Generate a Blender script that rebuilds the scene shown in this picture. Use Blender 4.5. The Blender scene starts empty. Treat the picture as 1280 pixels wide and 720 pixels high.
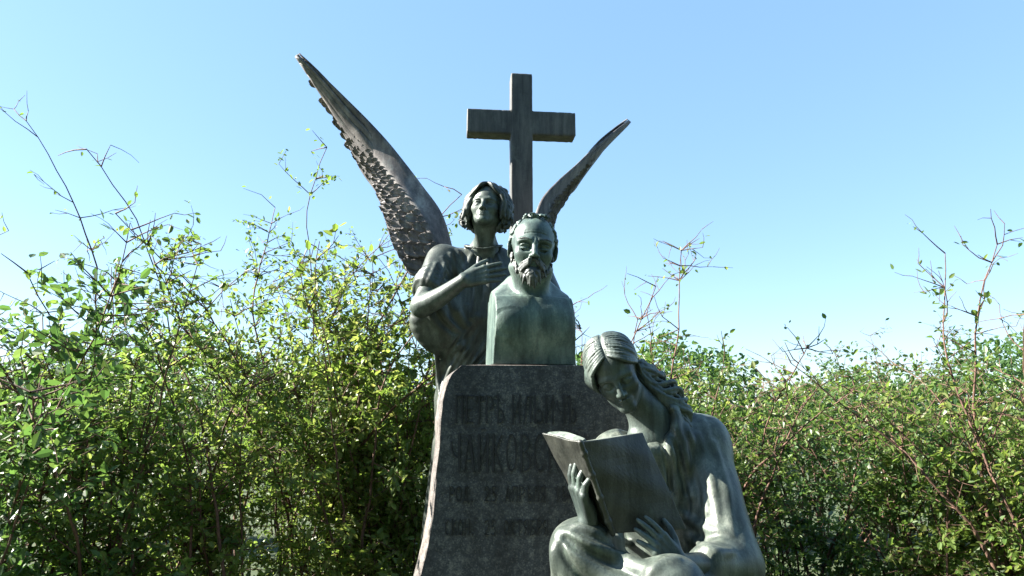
import bpy, math, random
import numpy as np
from math import radians, sin, cos, pi

rng = np.random.default_rng(7)
random.seed(7)
scene = bpy.context.scene
COL = scene.collection

# ------------------------------------------------------------------ camera
VFOV = 46.0
PITCH = radians(10.0)
EYE = np.array([0.0, 0.0, 1.6])
FPX = 360.0 / math.tan(radians(VFOV / 2))

def P(u, v, Y):
    """world point on the vertical plane at distance Y seen at photo pixel (u, v) of 1280x720"""
    x = (u - 640.0) / FPX
    y = (360.0 - v) / FPX
    dY = cos(PITCH) - y * sin(PITCH)
    dZ = sin(PITCH) + y * cos(PITCH)
    s = Y / dY
    return np.array([x * s, Y, EYE[2] + dZ * s])

cam_d = bpy.data.cameras.new('camera')
cam = bpy.data.objects.new('camera', cam_d)
COL.objects.link(cam)
cam.location = EYE
cam.rotation_euler = (radians(90) + PITCH, 0, 0)
cam_d.sensor_fit = 'VERTICAL'
cam_d.sensor_height = 24.0
cam_d.lens = 12.0 / math.tan(radians(VFOV / 2))
cam_d.clip_start = 0.05
cam_d.clip_end = 4000
scene.camera = cam

# ------------------------------------------------------------------ tagging
def tag(o, label=None, cat=None, group=None, kind=None):
    if label: o['label'] = label
    if cat: o['category'] = cat
    if group: o['group'] = group
    if kind: o['kind'] = kind
    return o

def empty(name, loc, label, cat, group=None):
    o = bpy.data.objects.new(name, None)
    COL.objects.link(o)
    o.location = loc
    o.empty_display_size = 0.1
    return tag(o, label, cat, group)

def link_mesh(name, verts, faces, mats, parent=None, smooth=True, fmat=None):
    """verts (n,3) world coordinates; faces: (m,k) int array or list of such arrays / lists"""
    verts = np.asarray(verts, dtype=np.float64)
    if parent is not None:
        verts = verts - np.array(parent.location)
    me = bpy.data.meshes.new(name)
    if isinstance(faces, np.ndarray):
        faces = [faces]
    loops = []; starts = []; totals = []; off = 0
    for f in faces:
        f = np.asarray(f, dtype=np.int32)
        if f.ndim == 1: f = f[None, :]
        m, k = f.shape
        loops.append(f.ravel())
        starts.append(off + np.arange(m) * k)
        totals.append(np.full(m, k))
        off += m * k
    loops = np.concatenate(loops); starts = np.concatenate(starts); totals = np.concatenate(totals)
    me.vertices.add(len(verts)); me.vertices.foreach_set('co', verts.ravel().astype(np.float32))
    me.loops.add(len(loops)); me.loops.foreach_set('vertex_index', loops.astype(np.int32))
    me.polygons.add(len(starts))
    me.polygons.foreach_set('loop_start', starts.astype(np.int32))
    me.polygons.foreach_set('loop_total', totals.astype(np.int32))
    if not isinstance(mats, (list, tuple)): mats = [mats]
    for m in mats: me.materials.append(m)
    if fmat is not None:
        me.polygons.foreach_set('material_index', np.asarray(fmat, dtype=np.int32))
    me.polygons.foreach_set('use_smooth', np.full(len(starts), bool(smooth)))
    me.update(calc_edges=True)
    me.validate()
    o = bpy.data.objects.new(name, me)
    COL.objects.link(o)
    if parent is not None: o.parent = parent
    return o

# ------------------------------------------------------------------ materials
def new_mat(name):
    m = bpy.data.materials.new(name); m.use_nodes = True
    nt = m.node_tree
    for n in list(nt.nodes): nt.nodes.remove(n)
    out = nt.nodes.new('ShaderNodeOutputMaterial')
    return m, nt, out

def N(nt, typ, **kw):
    n = nt.nodes.new(typ)
    for k, v in kw.items():
        if k.startswith('i_'):
            key = k[2:]
            key = int(key) if key.isdigit() else key.replace('_', ' ')
            n.inputs[key].default_value = v
        else:
            setattr(n, k, v)
    return n

def ramp(nt, fac, stops):
    r = nt.nodes.new('ShaderNodeValToRGB')
    el = r.color_ramp.elements
    while len(el) < len(stops): el.new(0.5)
    for e, (p, c) in zip(el, stops):
        e.position = p; e.color = (c[0], c[1], c[2], 1)
    nt.links.new(fac, r.inputs[0])
    return r

def mapped(nt, scale):
    tc = nt.nodes.new('ShaderNodeTexCoord')
    mp = nt.nodes.new('ShaderNodeMapping')
    mp.inputs['Scale'].default_value = scale
    nt.links.new(tc.outputs['Object'], mp.inputs['Vector'])
    return mp.outputs['Vector']

def bronze(name, dark, mid, pale, rough=0.5, metal=0.15, bump=0.25, pale_at=0.68, k=0.5):
    dark = [c * k for c in dark]; mid = [c * k for c in mid]; pale = [c * k for c in pale]
    m, nt, out = new_mat(name)
    b = N(nt, 'ShaderNodeBsdfPrincipled')
    v1 = mapped(nt, (5, 5, 5)); v2 = mapped(nt, (22, 22, 5)); v3 = mapped(nt, (1, 1, 1))
    n1 = N(nt, 'ShaderNodeTexNoise', i_Scale=1.0, i_Detail=6.0, i_Roughness=0.6)
    n2 = N(nt, 'ShaderNodeTexNoise', i_Scale=1.0, i_Detail=5.0, i_Roughness=0.65)
    n3 = N(nt, 'ShaderNodeTexNoise', i_Scale=160.0, i_Detail=4.0, i_Roughness=0.6)
    nt.links.new(v1, n1.inputs['Vector']); nt.links.new(v2, n2.inputs['Vector']); nt.links.new(v3, n3.inputs['Vector'])
    mx = N(nt, 'ShaderNodeMath', operation='ADD')
    s1 = N(nt, 'ShaderNodeMath', operation='MULTIPLY', i_1=0.5); nt.links.new(n1.outputs[0], s1.inputs[0])
    s2 = N(nt, 'ShaderNodeMath', operation='MULTIPLY', i_1=0.4); nt.links.new(n2.outputs[0], s2.inputs[0])
    nt.links.new(s1.outputs[0], mx.inputs[0]); nt.links.new(s2.outputs[0], mx.inputs[1])
    mx2 = N(nt, 'ShaderNodeMath', operation='MULTIPLY_ADD', i_1=0.14)
    nt.links.new(n3.outputs[0], mx2.inputs[0]); nt.links.new(mx.outputs[0], mx2.inputs[2])
    r = ramp(nt, mx2.outputs[0], [(0.40, dark), (0.53, mid), (pale_at, pale)])
    v4 = mapped(nt, (26, 26, 2.0)); n4 = N(nt, 'ShaderNodeTexNoise', i_Scale=1.0, i_Detail=6.0, i_Roughness=0.7); nt.links.new(v4, n4.inputs['Vector'])
    r4 = ramp(nt, n4.outputs[0], [(0.36, (0.42, 0.42, 0.44)), (0.56, (1, 1, 1))])
    mu = N(nt, 'ShaderNodeMixRGB', blend_type='MULTIPLY', i_Fac=0.85)
    nt.links.new(r.outputs[0], mu.inputs[1]); nt.links.new(r4.outputs[0], mu.inputs[2])
    v5 = mapped(nt, (11, 11, 7)); n5 = N(nt, 'ShaderNodeTexNoise', i_Scale=1.0, i_Detail=8.0, i_Roughness=0.72); nt.links.new(v5, n5.inputs['Vector'])
    r5 = ramp(nt, n5.outputs[0], [(0.56, (0, 0, 0)), (0.70, (0.55, 0.55, 0.55))])
    mp_ = N(nt, 'ShaderNodeMixRGB', blend_type='MIX'); mp_.inputs[2].default_value = (pale[0] * 0.95, pale[1] * 1.12, pale[2] * 1.1, 1)
    nt.links.new(r5.outputs[0], mp_.inputs[0]); nt.links.new(mu.outputs[0], mp_.inputs[1])
    nt.links.new(mp_.outputs[0], b.inputs['Base Color'])
    rr = N(nt, 'ShaderNodeMapRange', i_3=rough - 0.1, i_4=rough + 0.18)
    nt.links.new(n1.outputs[0], rr.inputs[0]); nt.links.new(rr.outputs[0], b.inputs['Roughness'])
    b.inputs['Metallic'].default_value = metal
    bp = N(nt, 'ShaderNodeBump', i_Strength=bump, i_Distance=0.003)
    nt.links.new(n3.outputs[0], bp.inputs['Height']); nt.links.new(bp.outputs[0], b.inputs['Normal'])
    nt.links.new(b.outputs[0], out.inputs[0])
    return m

M_BUST = bronze('bronze_green', (0.070, 0.112, 0.104), (0.145, 0.212, 0.188), (0.34, 0.41, 0.35), 0.42, k=0.66)
M_ANGEL = bronze('bronze_angel', (0.06, 0.08, 0.072), (0.115, 0.15, 0.13), (0.24, 0.29, 0.24), 0.44, k=0.68)
M_ROBE = bronze('bronze_robe', (0.05, 0.065, 0.06), (0.095, 0.12, 0.105), (0.24, 0.27, 0.23), 0.42, k=0.52)
M_HAIR = bronze('bronze_hair', (0.045, 0.06, 0.058), (0.09, 0.115, 0.105), (0.20, 0.23, 0.20), 0.45, k=0.42)
M_WING = bronze('bronze_wing', (0.07, 0.066, 0.068), (0.15, 0.138, 0.136), (0.34, 0.315, 0.30), 0.58, k=0.95)
M_WOMAN = bronze('bronze_woman', (0.06, 0.085, 0.08), (0.12, 0.155, 0.14), (0.24, 0.29, 0.25), 0.42, k=0.62)
M_DRESS = bronze('bronze_dress', (0.055, 0.075, 0.068), (0.12, 0.15, 0.128), (0.32, 0.36, 0.30), 0.40, k=0.62)
M_BOOK = bronze('bronze_book', (0.045, 0.05, 0.045), (0.095, 0.10, 0.088), (0.21, 0.22, 0.185), 0.40, pale_at=0.70, k=0.55)
M_PAGES = bronze('bronze_pages', (0.10, 0.125, 0.11), (0.2, 0.235, 0.2), (0.36, 0.4, 0.34), 0.5, k=0.9)
M_BEARD = bronze('bronze_beard', (0.05, 0.058, 0.055), (0.11, 0.125, 0.115), (0.26, 0.30, 0.26), 0.42, k=0.6)
M_CROSS = bronze('bronze_cross', (0.06, 0.062, 0.062), (0.105, 0.108, 0.105), (0.17, 0.168, 0.155), 0.6, metal=0.0, bump=0.12, k=0.8)

def granite(name, base, speck, rough, bump, lift=1.0):
    m, nt, out = new_mat(name)
    b = N(nt, 'ShaderNodeBsdfPrincipled')
    v = mapped(nt, (1, 1, 1))
    vo = N(nt, 'ShaderNodeTexVoronoi', i_Scale=210.0); nt.links.new(v, vo.inputs['Vector'])
    n1 = N(nt, 'ShaderNodeTexNoise', i_Scale=34.0, i_Detail=7.0, i_Roughness=0.8); nt.links.new(v, n1.inputs['Vector'])
    n2 = N(nt, 'ShaderNodeTexNoise', i_Scale=3.0, i_Detail=5.0, i_Roughness=0.6)
    v2 = mapped(nt, (2.2, 2.2, 0.55)); nt.links.new(v2, n2.inputs['Vector'])
    r1 = ramp(nt, n1.outputs[0], [(0.40, [c * 0.7 for c in base]), (0.52, [c * 1.9 for c in base]), (0.64, speck)])
    r0 = ramp(nt, vo.outputs['Color'], [(0.2, [c * 0.6 for c in base]), (0.65, [c * 1.5 for c in base]), (0.95, speck)])
    mx = N(nt, 'ShaderNodeMixRGB', blend_type='MIX', i_Fac=0.45)
    nt.links.new(r1.outputs[0], mx.inputs[1]); nt.links.new(r0.outputs[0], mx.inputs[2])
    r2 = ramp(nt, n2.outputs[0], [(0.38, (0.35, 0.36, 0.40)), (0.62, (1, 1, 1))])   # rain and soot streaks
    mu = N(nt, 'ShaderNodeMixRGB', blend_type='MULTIPLY', i_Fac=0.9)
    nt.links.new(mx.outputs[0], mu.inputs[1]); nt.links.new(r2.outputs[0], mu.inputs[2])
    nt.links.new(mu.outputs[0], b.inputs['Base Color'])
    b.inputs['Roughness'].default_value = rough
    bp = N(nt, 'ShaderNodeBump', i_Strength=bump, i_Distance=0.004)
    nt.links.new(n1.outputs[0], bp.inputs['Height']); nt.links.new(bp.outputs[0], b.inputs['Normal'])
    nt.links.new(b.outputs[0], out.inputs[0])
    return m

M_STELE = granite('granite_dark', (0.026, 0.031, 0.038), (0.20, 0.205, 0.185), 0.6, 0.35)
M_CHIP = granite('granite_chipped', (0.10, 0.088, 0.08), (0.29, 0.26, 0.235), 0.85, 1.0)
M_LETTER = granite('granite_letter', (0.009, 0.011, 0.016), (0.025, 0.029, 0.038), 0.55, 0.2)
M_ROCK = granite('granite_rock', (0.06, 0.058, 0.055), (0.2, 0.19, 0.18), 0.8, 0.8)

def leaf_mat(name, c1, c2, c3, trans=0.5):
    m, nt, out = new_mat(name)
    geo = N(nt, 'ShaderNodeNewGeometry')
    r = ramp(nt, geo.outputs['Random Per Island'], [(0.0, c1), (0.5, c2), (1.0, c3)])
    d = N(nt, 'ShaderNodeBsdfPrincipled', i_Roughness=0.42)
    nt.links.new(r.outputs[0], d.inputs['Base Color'])
    t = N(nt, 'ShaderNodeBsdfTranslucent')
    hs = N(nt, 'ShaderNodeHueSaturation', i_Saturation=1.1, i_Value=1.7, i_Hue=0.485)
    nt.links.new(r.outputs[0], hs.inputs['Color']); nt.links.new(hs.outputs[0], t.inputs['Color'])
    mx = N(nt, 'ShaderNodeMixShader', i_0=trans)
    nt.links.new(d.outputs[0], mx.inputs[1]); nt.links.new(t.outputs[0], mx.inputs[2])
    nt.links.new(mx.outputs[0], out.inputs[0])
    return m

M_LEAF = leaf_mat('leaf_green', (0.062, 0.118, 0.03), (0.095, 0.162, 0.038), (0.145, 0.198, 0.058), 0.5)
M_LEAF_DARK = leaf_mat('leaf_dark', (0.036, 0.082, 0.024), (0.055, 0.115, 0.03), (0.085, 0.14, 0.04), 0.45)
M_LEAF_PALE = leaf_mat('leaf_yellowish', (0.09, 0.15, 0.034), (0.125, 0.19, 0.046), (0.185, 0.215, 0.07), 0.52)

def simple(name, c1, c2, scale, rough):
    m, nt, out = new_mat(name)
    b = N(nt, 'ShaderNodeBsdfPrincipled', i_Roughness=rough)
    v = mapped(nt, (1, 1, 1))
    n = N(nt, 'ShaderNodeTexNoise', i_Scale=scale, i_Detail=6.0, i_Roughness=0.65); nt.links.new(v, n.inputs['Vector'])
    r = ramp(nt, n.outputs[0], [(0.35, c1), (0.65, c2)])
    nt.links.new(r.outputs[0], b.inputs['Base Color'])
    bp = N(nt, 'ShaderNodeBump', i_Strength=0.5, i_Distance=0.01)
    nt.links.new(n.outputs[0], bp.inputs['Height']); nt.links.new(bp.outputs[0], b.inputs['Normal'])
    nt.links.new(b.outputs[0], out.inputs[0])
    return m

M_BARK = simple('bark', (0.06, 0.032, 0.022), (0.16, 0.09, 0.065), 30, 0.85)
M_GROUND = simple('ground_grass', (0.018, 0.035, 0.010), (0.045, 0.06, 0.02), 14, 0.95)

# ------------------------------------------------------------------ signed-distance sculpting
def smin(a, b, k):
    if k <= 0: return np.minimum(a, b)
    h = np.maximum(k - np.abs(a - b), 0.0) / k
    return np.minimum(a, b) - h * h * k * 0.25

def Rz(a): c, s = cos(a), sin(a); return np.array([[c, -s, 0], [s, c, 0], [0, 0, 1.0]])
def Rx(a): c, s = cos(a), sin(a); return np.array([[1.0, 0, 0], [0, c, -s], [0, s, c]])
def Ry(a): c, s = cos(a), sin(a); return np.array([[c, 0, s], [0, 1.0, 0], [-s, 0, c]])
def unit(v): v = np.asarray(v, float); return v / np.linalg.norm(v)

class Clay:
    """a block of clay on a regular grid: primitives are added or carved, then the skin is extracted"""
    def __init__(self, lo, hi, h):
        self.lo = np.asarray(lo, float); self.h = h
        n = np.ceil((np.asarray(hi) - self.lo) / h).astype(int) + 1
        self.n = n
        self.F = np.full(n, 0.3, np.float32)
        self.ax = [(self.lo[i] + h * np.arange(n[i])).astype(np.float32) for i in range(3)]
    def box_of(self, lo, hi, m):
        a = np.clip(np.floor((np.asarray(lo) - m - self.lo) / self.h).astype(int), 0, self.n)
        b = np.clip(np.ceil((np.asarray(hi) + m - self.lo) / self.h).astype(int) + 1, 0, self.n)
        if np.any(b <= a): return None
        s = tuple(slice(int(a[i]), int(b[i])) for i in range(3))
        return s, self.ax[0][s[0]][:, None, None], self.ax[1][s[1]][None, :, None], self.ax[2][s[2]][None, None, :]
    def put(self, s, d, k, mode):
        if mode == '+': self.F[s] = smin(self.F[s], d, k)
        elif mode == '-': self.F[s] = -smin(-self.F[s], d, k)
    @staticmethod
    def _seg(X, Y, Z, a, b, ra, rb):
        ba = b - a; L = max(float(ba @ ba), 1e-12)
        px, py, pz = X - a[0], Y - a[1], Z - a[2]
        t = np.clip((px * ba[0] + py * ba[1] + pz * ba[2]) / L, 0, 1)
        qx, qy, qz = px - t * ba[0], py - t * ba[1], pz - t * ba[2]
        return np.sqrt(qx * qx + qy * qy + qz * qz) - (ra + (rb - ra) * t)
    def cone(self, a, b, ra, rb, k=0.02, mode='+'):
        a = np.asarray(a, float); b = np.asarray(b, float); r = max(ra, rb)
        g = self.box_of(np.minimum(a, b) - r, np.maximum(a, b) + r, k + 2 * self.h)
        if g is None: return
        s, X, Y, Z = g
        self.put(s, self._seg(X, Y, Z, a, b, ra, rb), k, mode)
    def tube(self, pts, rad, k=0.01, mode='+'):
        pts = np.asarray(pts, float)
        if np.isscalar(rad): rad = [rad] * len(pts)
        r = max(rad)
        g = self.box_of(pts.min(0) - r, pts.max(0) + r, k + 2 * self.h)
        if g is None: return
        s, X, Y, Z = g
        d = None
        for i in range(len(pts) - 1):
            e = self._seg(X, Y, Z, pts[i], pts[i + 1], rad[i], rad[i + 1])
            d = e if d is None else np.minimum(d, e)
        self.put(s, d, k, mode)
    def ell(self, c, r, R=None, k=0.02, mode='+'):
        c = np.asarray(c, float); r = np.asarray(r, float) if not np.isscalar(r) else np.array([r, r, r], float)
        R = np.eye(3) if R is None else R
        ext = np.sqrt(((R * r[None, :]) ** 2).sum(1))
        g = self.box_of(c - ext, c + ext, k + 2 * self.h)
        if g is None: return
        s, X, Y, Z = g
        px, py, pz = X - c[0], Y - c[1], Z - c[2]
        q = [R[0, i] * px + R[1, i] * py + R[2, i] * pz for i in range(3)]
        k0 = np.sqrt((q[0] / r[0]) ** 2 + (q[1] / r[1]) ** 2 + (q[2] / r[2]) ** 2)
        k1 = np.sqrt((q[0] / r[0] ** 2) ** 2 + (q[1] / r[1] ** 2) ** 2 + (q[2] / r[2] ** 2) ** 2)
        self.put(s, k0 * (k0 - 1.0) / np.maximum(k1, 1e-6), k, mode)
    def rbox(self, c, hs, R=None, rnd=0.01, k=0.01, mode='+'):
        c = np.asarray(c, float); hs = np.asarray(hs, float); R = np.eye(3) if R is None else R
        ext = (np.abs(R) * hs[None, :]).sum(1)
        g = self.box_of(c - ext, c + ext, k + 2 * self.h)
        if g is None: return
        s, X, Y, Z = g
        px, py, pz = X - c[0], Y - c[1], Z - c[2]
        q = [np.abs(R[0, i] * px + R[1, i] * py + R[2, i] * pz) - (hs[i] - rnd) for i in range(3)]
        d = np.sqrt(np.maximum(q[0], 0) ** 2 + np.maximum(q[1], 0) ** 2 + np.maximum(q[2], 0) ** 2) \
            + np.minimum(np.maximum(np.maximum(q[0], q[1]), q[2]), 0) - rnd
        self.put(s, d, k, mode)
    def hit(self, u, v, inward=0.0):
        """first point of the clay met on the line of sight through pixel (u, v)"""
        ys = np.arange(self.lo[1], self.ax[1][-1], self.h * 0.5)
        a = P(u, v, 1.0) - EYE
        pts = EYE + a[None, :] * ys[:, None]
        ij = np.round((pts - self.lo) / self.h).astype(int)
        ok = ((ij >= 0) & (ij < self.n)).all(1)
        f = np.full(len(ys), 1.0); q = ij[ok]; f[ok] = self.F[q[:, 0], q[:, 1], q[:, 2]]
        w = np.where(f < 0)[0]
        if len(w) == 0: return None
        return pts[w[0]] + unit(a) * inward
    def fold(self, px, r, sink=0.35, k=0.022, mode='+', n=14, taper=True):
        """a ridge or groove of cloth following a pixel curve, laid on the clay where it really is"""
        q = spline([(u, v, 0) for u, v in px], n)
        pts = [self.hit(a[0], a[1], r * sink) for a in q]
        pts = [p for p in pts if p is not None]
        if len(pts) < 3: return
        pts = np.array(pts)
        for _ in range(2): pts[1:-1] = 0.25 * pts[:-2] + 0.5 * pts[1:-1] + 0.25 * pts[2:]
        jump = np.linalg.norm(np.diff(pts, axis=0), axis=1)
        if jump.max() > 0.15: return
        rad = [r * (0.45 + 0.55 * math.sin(pi * (i + 0.5) / len(pts))) for i in range(len(pts))] if taper else r
        self.tube(pts, rad, k, mode)
    def skin(self):
        F = self.F
        F[0] = F[-1] = 0.3; F[:, 0] = F[:, -1] = 0.3; F[:, :, 0] = F[:, :, -1] = 0.3
        ins = (F < 0)
        cnt = np.zeros(np.array(F.shape) - 1, np.uint8)
        def cor(A, i, j, k): return A[i:A.shape[0] - 1 + i, j:A.shape[1] - 1 + j, k:A.shape[2] - 1 + k]
        for i in (0, 1):
            for j in (0, 1):
                for k in (0, 1): cnt += cor(ins, i, j, k)
        ci = np.argwhere((cnt > 0) & (cnt < 8))
        idx = np.full(cnt.shape, -1, np.int32); idx[ci[:, 0], ci[:, 1], ci[:, 2]] = np.arange(len(ci))
        acc = np.zeros((len(ci), 3)); num = np.zeros(len(ci))
        cs = [(i, j, k) for i in (0, 1) for j in (0, 1) for k in (0, 1)]
        val = {c: F[ci[:, 0] + c[0], ci[:, 1] + c[1], ci[:, 2] + c[2]].astype(float) for c in cs}
        for c in cs:
            for a in range(3):
                if c[a] == 0:
                    e = list(c); e[a] = 1; e = tuple(e)
                    f0, f1 = val[c], val[e]
                    m = (f0 < 0) != (f1 < 0)
                    t = np.where(m, f0 / np.where(m, f0 - f1, 1), 0)
                    p = np.array(c, float)[None, :].repeat(len(ci), 0); p[:, a] = t
                    acc[m] += p[m]; num += m
        V = self.lo + self.h * (ci + acc / np.maximum(num, 1)[:, None])
        quads = []
        for a in range(3):
            b, c = (a + 1) % 3, (a + 2) % 3
            s0 = [slice(None)] * 3; s1 = [slice(None)] * 3
            s0[a] = slice(0, -1); s1[a] = slice(1, None)
            A, B = ins[tuple(s0)], ins[tuple(s1)]
            e = np.argwhere(A != B)
            e = e[(e[:, b] > 0) & (e[:, c] > 0) & (e[:, b] < F.shape[b] - 1) & (e[:, c] < F.shape[c] - 1)]
            fl = A[e[:, 0], e[:, 1], e[:, 2]]
            def cell(db, dc):
                q = e.copy(); q[:, b] -= db; q[:, c] -= dc
                return idx[q[:, 0], q[:, 1], q[:, 2]]
            q = np.stack([cell(1, 1), cell(0, 1), cell(0, 0), cell(1, 0)], 1)
            q[~fl] = q[~fl][:, ::-1]
            quads.append(q)
        Q = np.concatenate(quads)
        return V, Q[(Q >= 0).all(1)]
    def make(self, name, mat, parent):
        V, Q = self.skin()
        return link_mesh(name, V, Q, mat, parent, True)

class Frame:
    """local head frame: x to the figure's left (viewer's right), -y forward, z up; unit = head height"""
    def __init__(s, R, sc, anchor_world, anchor_local, wide=1.0):
        s.R = R; s.sc = sc; s.wide = wide
        s.t = np.asarray(anchor_world) - R @ (np.asarray(anchor_local, float) * sc)
    def __call__(s, x, y, z): return s.t + s.R @ (np.array([x * s.wide, y, z], float) * s.sc)

def sculpt_head(C, f, female=True, lids=0.0, neck_to=None, neck_r=0.2):
    S = f.sc; R = f.R
    def ell(c, r, k=0.08, mode='+', RR=None): C.ell(f(*c), np.array(r) * S * np.array([f.wide, 1, 1]), R if RR is None else R @ RR, k * S, mode)
    def cone(a, b, ra, rb, k=0.06, mode='+'): C.cone(f(*a), f(*b), ra * S, rb * S, k * S, mode)
    def tube(p, r, k=0.03, mode='+'): C.tube([f(*q) for q in p], [x * S for x in (r if not np.isscalar(r) else [r] * len(p))], k * S, mode)
    ell((0, 0.06, 0.62), (0.315, 0.40, 0.375))
    ell((0, -0.10, 0.36), (0.25, 0.245, 0.34), 0.10)
    jw = 0.17 if female else 0.2
    for s in (-1, 1):
        cone((0.05 * s, -0.27, 0.085), (jw * s, -0.02, 0.2), 0.075, 0.085, 0.09)
        ell((0.165 * s, -0.215, 0.37), (0.085, 0.07, 0.08), 0.1)           # cheekbone
    ell((0, -0.295, 0.085), (0.085, 0.07, 0.075), 0.06)                     # chin
    tube([(-0.2, -0.25, 0.545), (-0.1, -0.315, 0.555), (0, -0.325, 0.535), (0.1, -0.315, 0.555), (0.2, -0.25, 0.545)], 0.04 if female else 0.05, 0.06)
    for s in (-1, 1):                                                        # eyes
        C.ell(f(0.125 * s, -0.345, 0.468), np.array([0.094, 0.085, 0.062]) * S, R, 0.05 * S, '-')
        ell((0.122 * s, -0.245, 0.468), (0.066, 0.062, 0.062), 0.01)
        up = [(0.122 * s + 0.074 * cos(a), -0.248 - 0.062 * sin(a) ** 0.7 if sin(a) > 0 else -0.248, 0.468 + (0.045 - 0.05 * lids) * sin(a)) for a in np.linspace(0.05, pi - 0.05, 7)]
        tube(up, 0.014, 0.012)
        lo = [(0.122 * s + 0.07 * cos(a), -0.25 - 0.055 * sin(a), 0.465 - 0.034 * sin(a)) for a in np.linspace(0.05, pi - 0.05, 7)]
        tube(lo, 0.012, 0.012)
        if lids > 0.5:
            ell((0.122 * s, -0.252, 0.472), (0.068, 0.062, 0.06), 0.012)
    # nose
    cone((0, -0.325, 0.525), (0, -0.425, 0.335), 0.034, 0.043, 0.04)
    for s in (-1, 1): ell((0.047 * s, -0.375, 0.318), (0.032, 0.038, 0.032), 0.03)
    for s in (-1, 1): ell((0.024 * s, -0.402, 0.292), (0.014, 0.022, 0.012), 0.012, '-')
    # mouth
    ell((0, -0.31, 0.21), (0.10, 0.06, 0.07), 0.06)
    tube([(-0.098, -0.31, 0.214), (-0.045, -0.362, 0.232), (0, -0.372, 0.226), (0.045, -0.362, 0.232), (0.098, -0.31, 0.214)], [0.01, 0.02, 0.021, 0.02, 0.01], 0.012)
    tube([(-0.08, -0.318, 0.205), (-0.035, -0.358, 0.187), (0.035, -0.358, 0.187), (0.08, -0.318, 0.205)], [0.01, 0.023, 0.023, 0.01], 0.012)
    tube([(-0.105, -0.335, 0.211), (-0.04, -0.388, 0.212), (0.04, -0.388, 0.212), (0.105, -0.335, 0.211)], 0.0075, 0.012, '-')
    ell((0, -0.375, 0.268), (0.014, 0.02, 0.03), 0.015, '-')
    for s in (-1, 1):                                                        # ears
        ER = Rz(s * 0.45) @ Ry(s * 0.12)
        ell((0.325 * s, 0.04, 0.455), (0.032, 0.085, 0.125), 0.02, '+', ER)
        ell((0.362 * s, 0.015, 0.465), (0.022, 0.048, 0.08), 0.02, '-', ER)
    if neck_to is not None:
        C.cone(f(0, 0.08, 0.26), neck_to, neck_r * S, neck_r * 1.08 * S, 0.09 * S)

def sculpt_hand(C, wrist, dirv, dorsal, L, curl, thumb_sign, spread=0.07, thumb_curl=0.3, thumb_out=0.9, wrist_r=None):
    y = unit(dirv); z = np.asarray(dorsal, float); z = unit(z - y * (z @ y)); x = thumb_sign * np.cross(y, z)
    w = np.asarray(wrist, float)
    g = lambda a, b, c: w + L * (a * x + b * y + c * z)
    kn = [(0.17, 0.50), (0.06, 0.53), (-0.05, 0.51), (-0.15, 0.46)]
    ln = [0.42, 0.47, 0.43, 0.34]
    wr = [(0.09, 0.0), (0.04, 0.0), (-0.03, 0.0), (-0.09, 0.02)]
    for (kx, ky), (wx, wy) in zip(kn, wr):
        C.cone(g(wx, wy, 0), g(kx, ky, 0.015), 0.085 * L, 0.066 * L, 0.04 * L)
    C.ell(g(0.14, 0.22, -0.05), np.array([0.1, 0.2, 0.085]) * L, np.stack([x, y, z], 1), 0.05 * L)
    C.ell(g(-0.12, 0.2, -0.05), np.array([0.07, 0.2, 0.07]) * L, np.stack([x, y, z], 1), 0.05 * L)
    for i in range(4):
        p = g(kn[i][0], kn[i][1], 0.012)
        C.ell(p, 0.066 * L, None, 0.02 * L)
        ang = 0.0; dev = spread * (1.5 - i)
        cu = curl[i] if not np.isscalar(curl[i]) else (curl[i],) * 3
        r = [0.056, 0.051, 0.046, 0.036]
        pts = [p]
        for j, fr in enumerate((0.46, 0.30, 0.24)):
            ang += cu[j]
            d = unit(y * cos(ang) - z * sin(ang) + x * dev * cos(ang))
            p = p + d * ln[i] * fr * L
            pts.append(p)
        C.tube(pts, [a * L for a in r], 0.012 * L)
    p = g(0.13, 0.12, -0.03); a0 = thumb_out
    d = unit(x * sin(a0) + y * cos(a0) - z * 0.25); pts = [p]
    for j, fr in enumerate((0.24, 0.19, 0.16)):
        p = p + d * fr * L; pts.append(p)
        d = unit(d - x * thumb_curl * 0.8 + y * 0.12 - z * thumb_curl * 0.5)
    C.tube(pts, [0.085 * L, 0.066 * L, 0.057 * L, 0.042 * L], 0.03 * L)

def spline(pts, n):
    """Catmull-Rom through the points"""
    p = np.asarray(pts, float); m = len(p)
    out = []
    for t in np.linspace(0, m - 1, n):
        i = min(int(t), m - 2); u = t - i
        p0 = p[max(i - 1, 0)]; p1 = p[i]; p2 = p[i + 1]; p3 = p[min(i + 2, m - 1)]
        out.append(0.5 * (2 * p1 + (p2 - p0) * u + (2 * p0 - 5 * p1 + 4 * p2 - p3) * u * u + (3 * p1 - p0 - 3 * p2 + p3) * u ** 3))
    return np.array(out)

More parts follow.
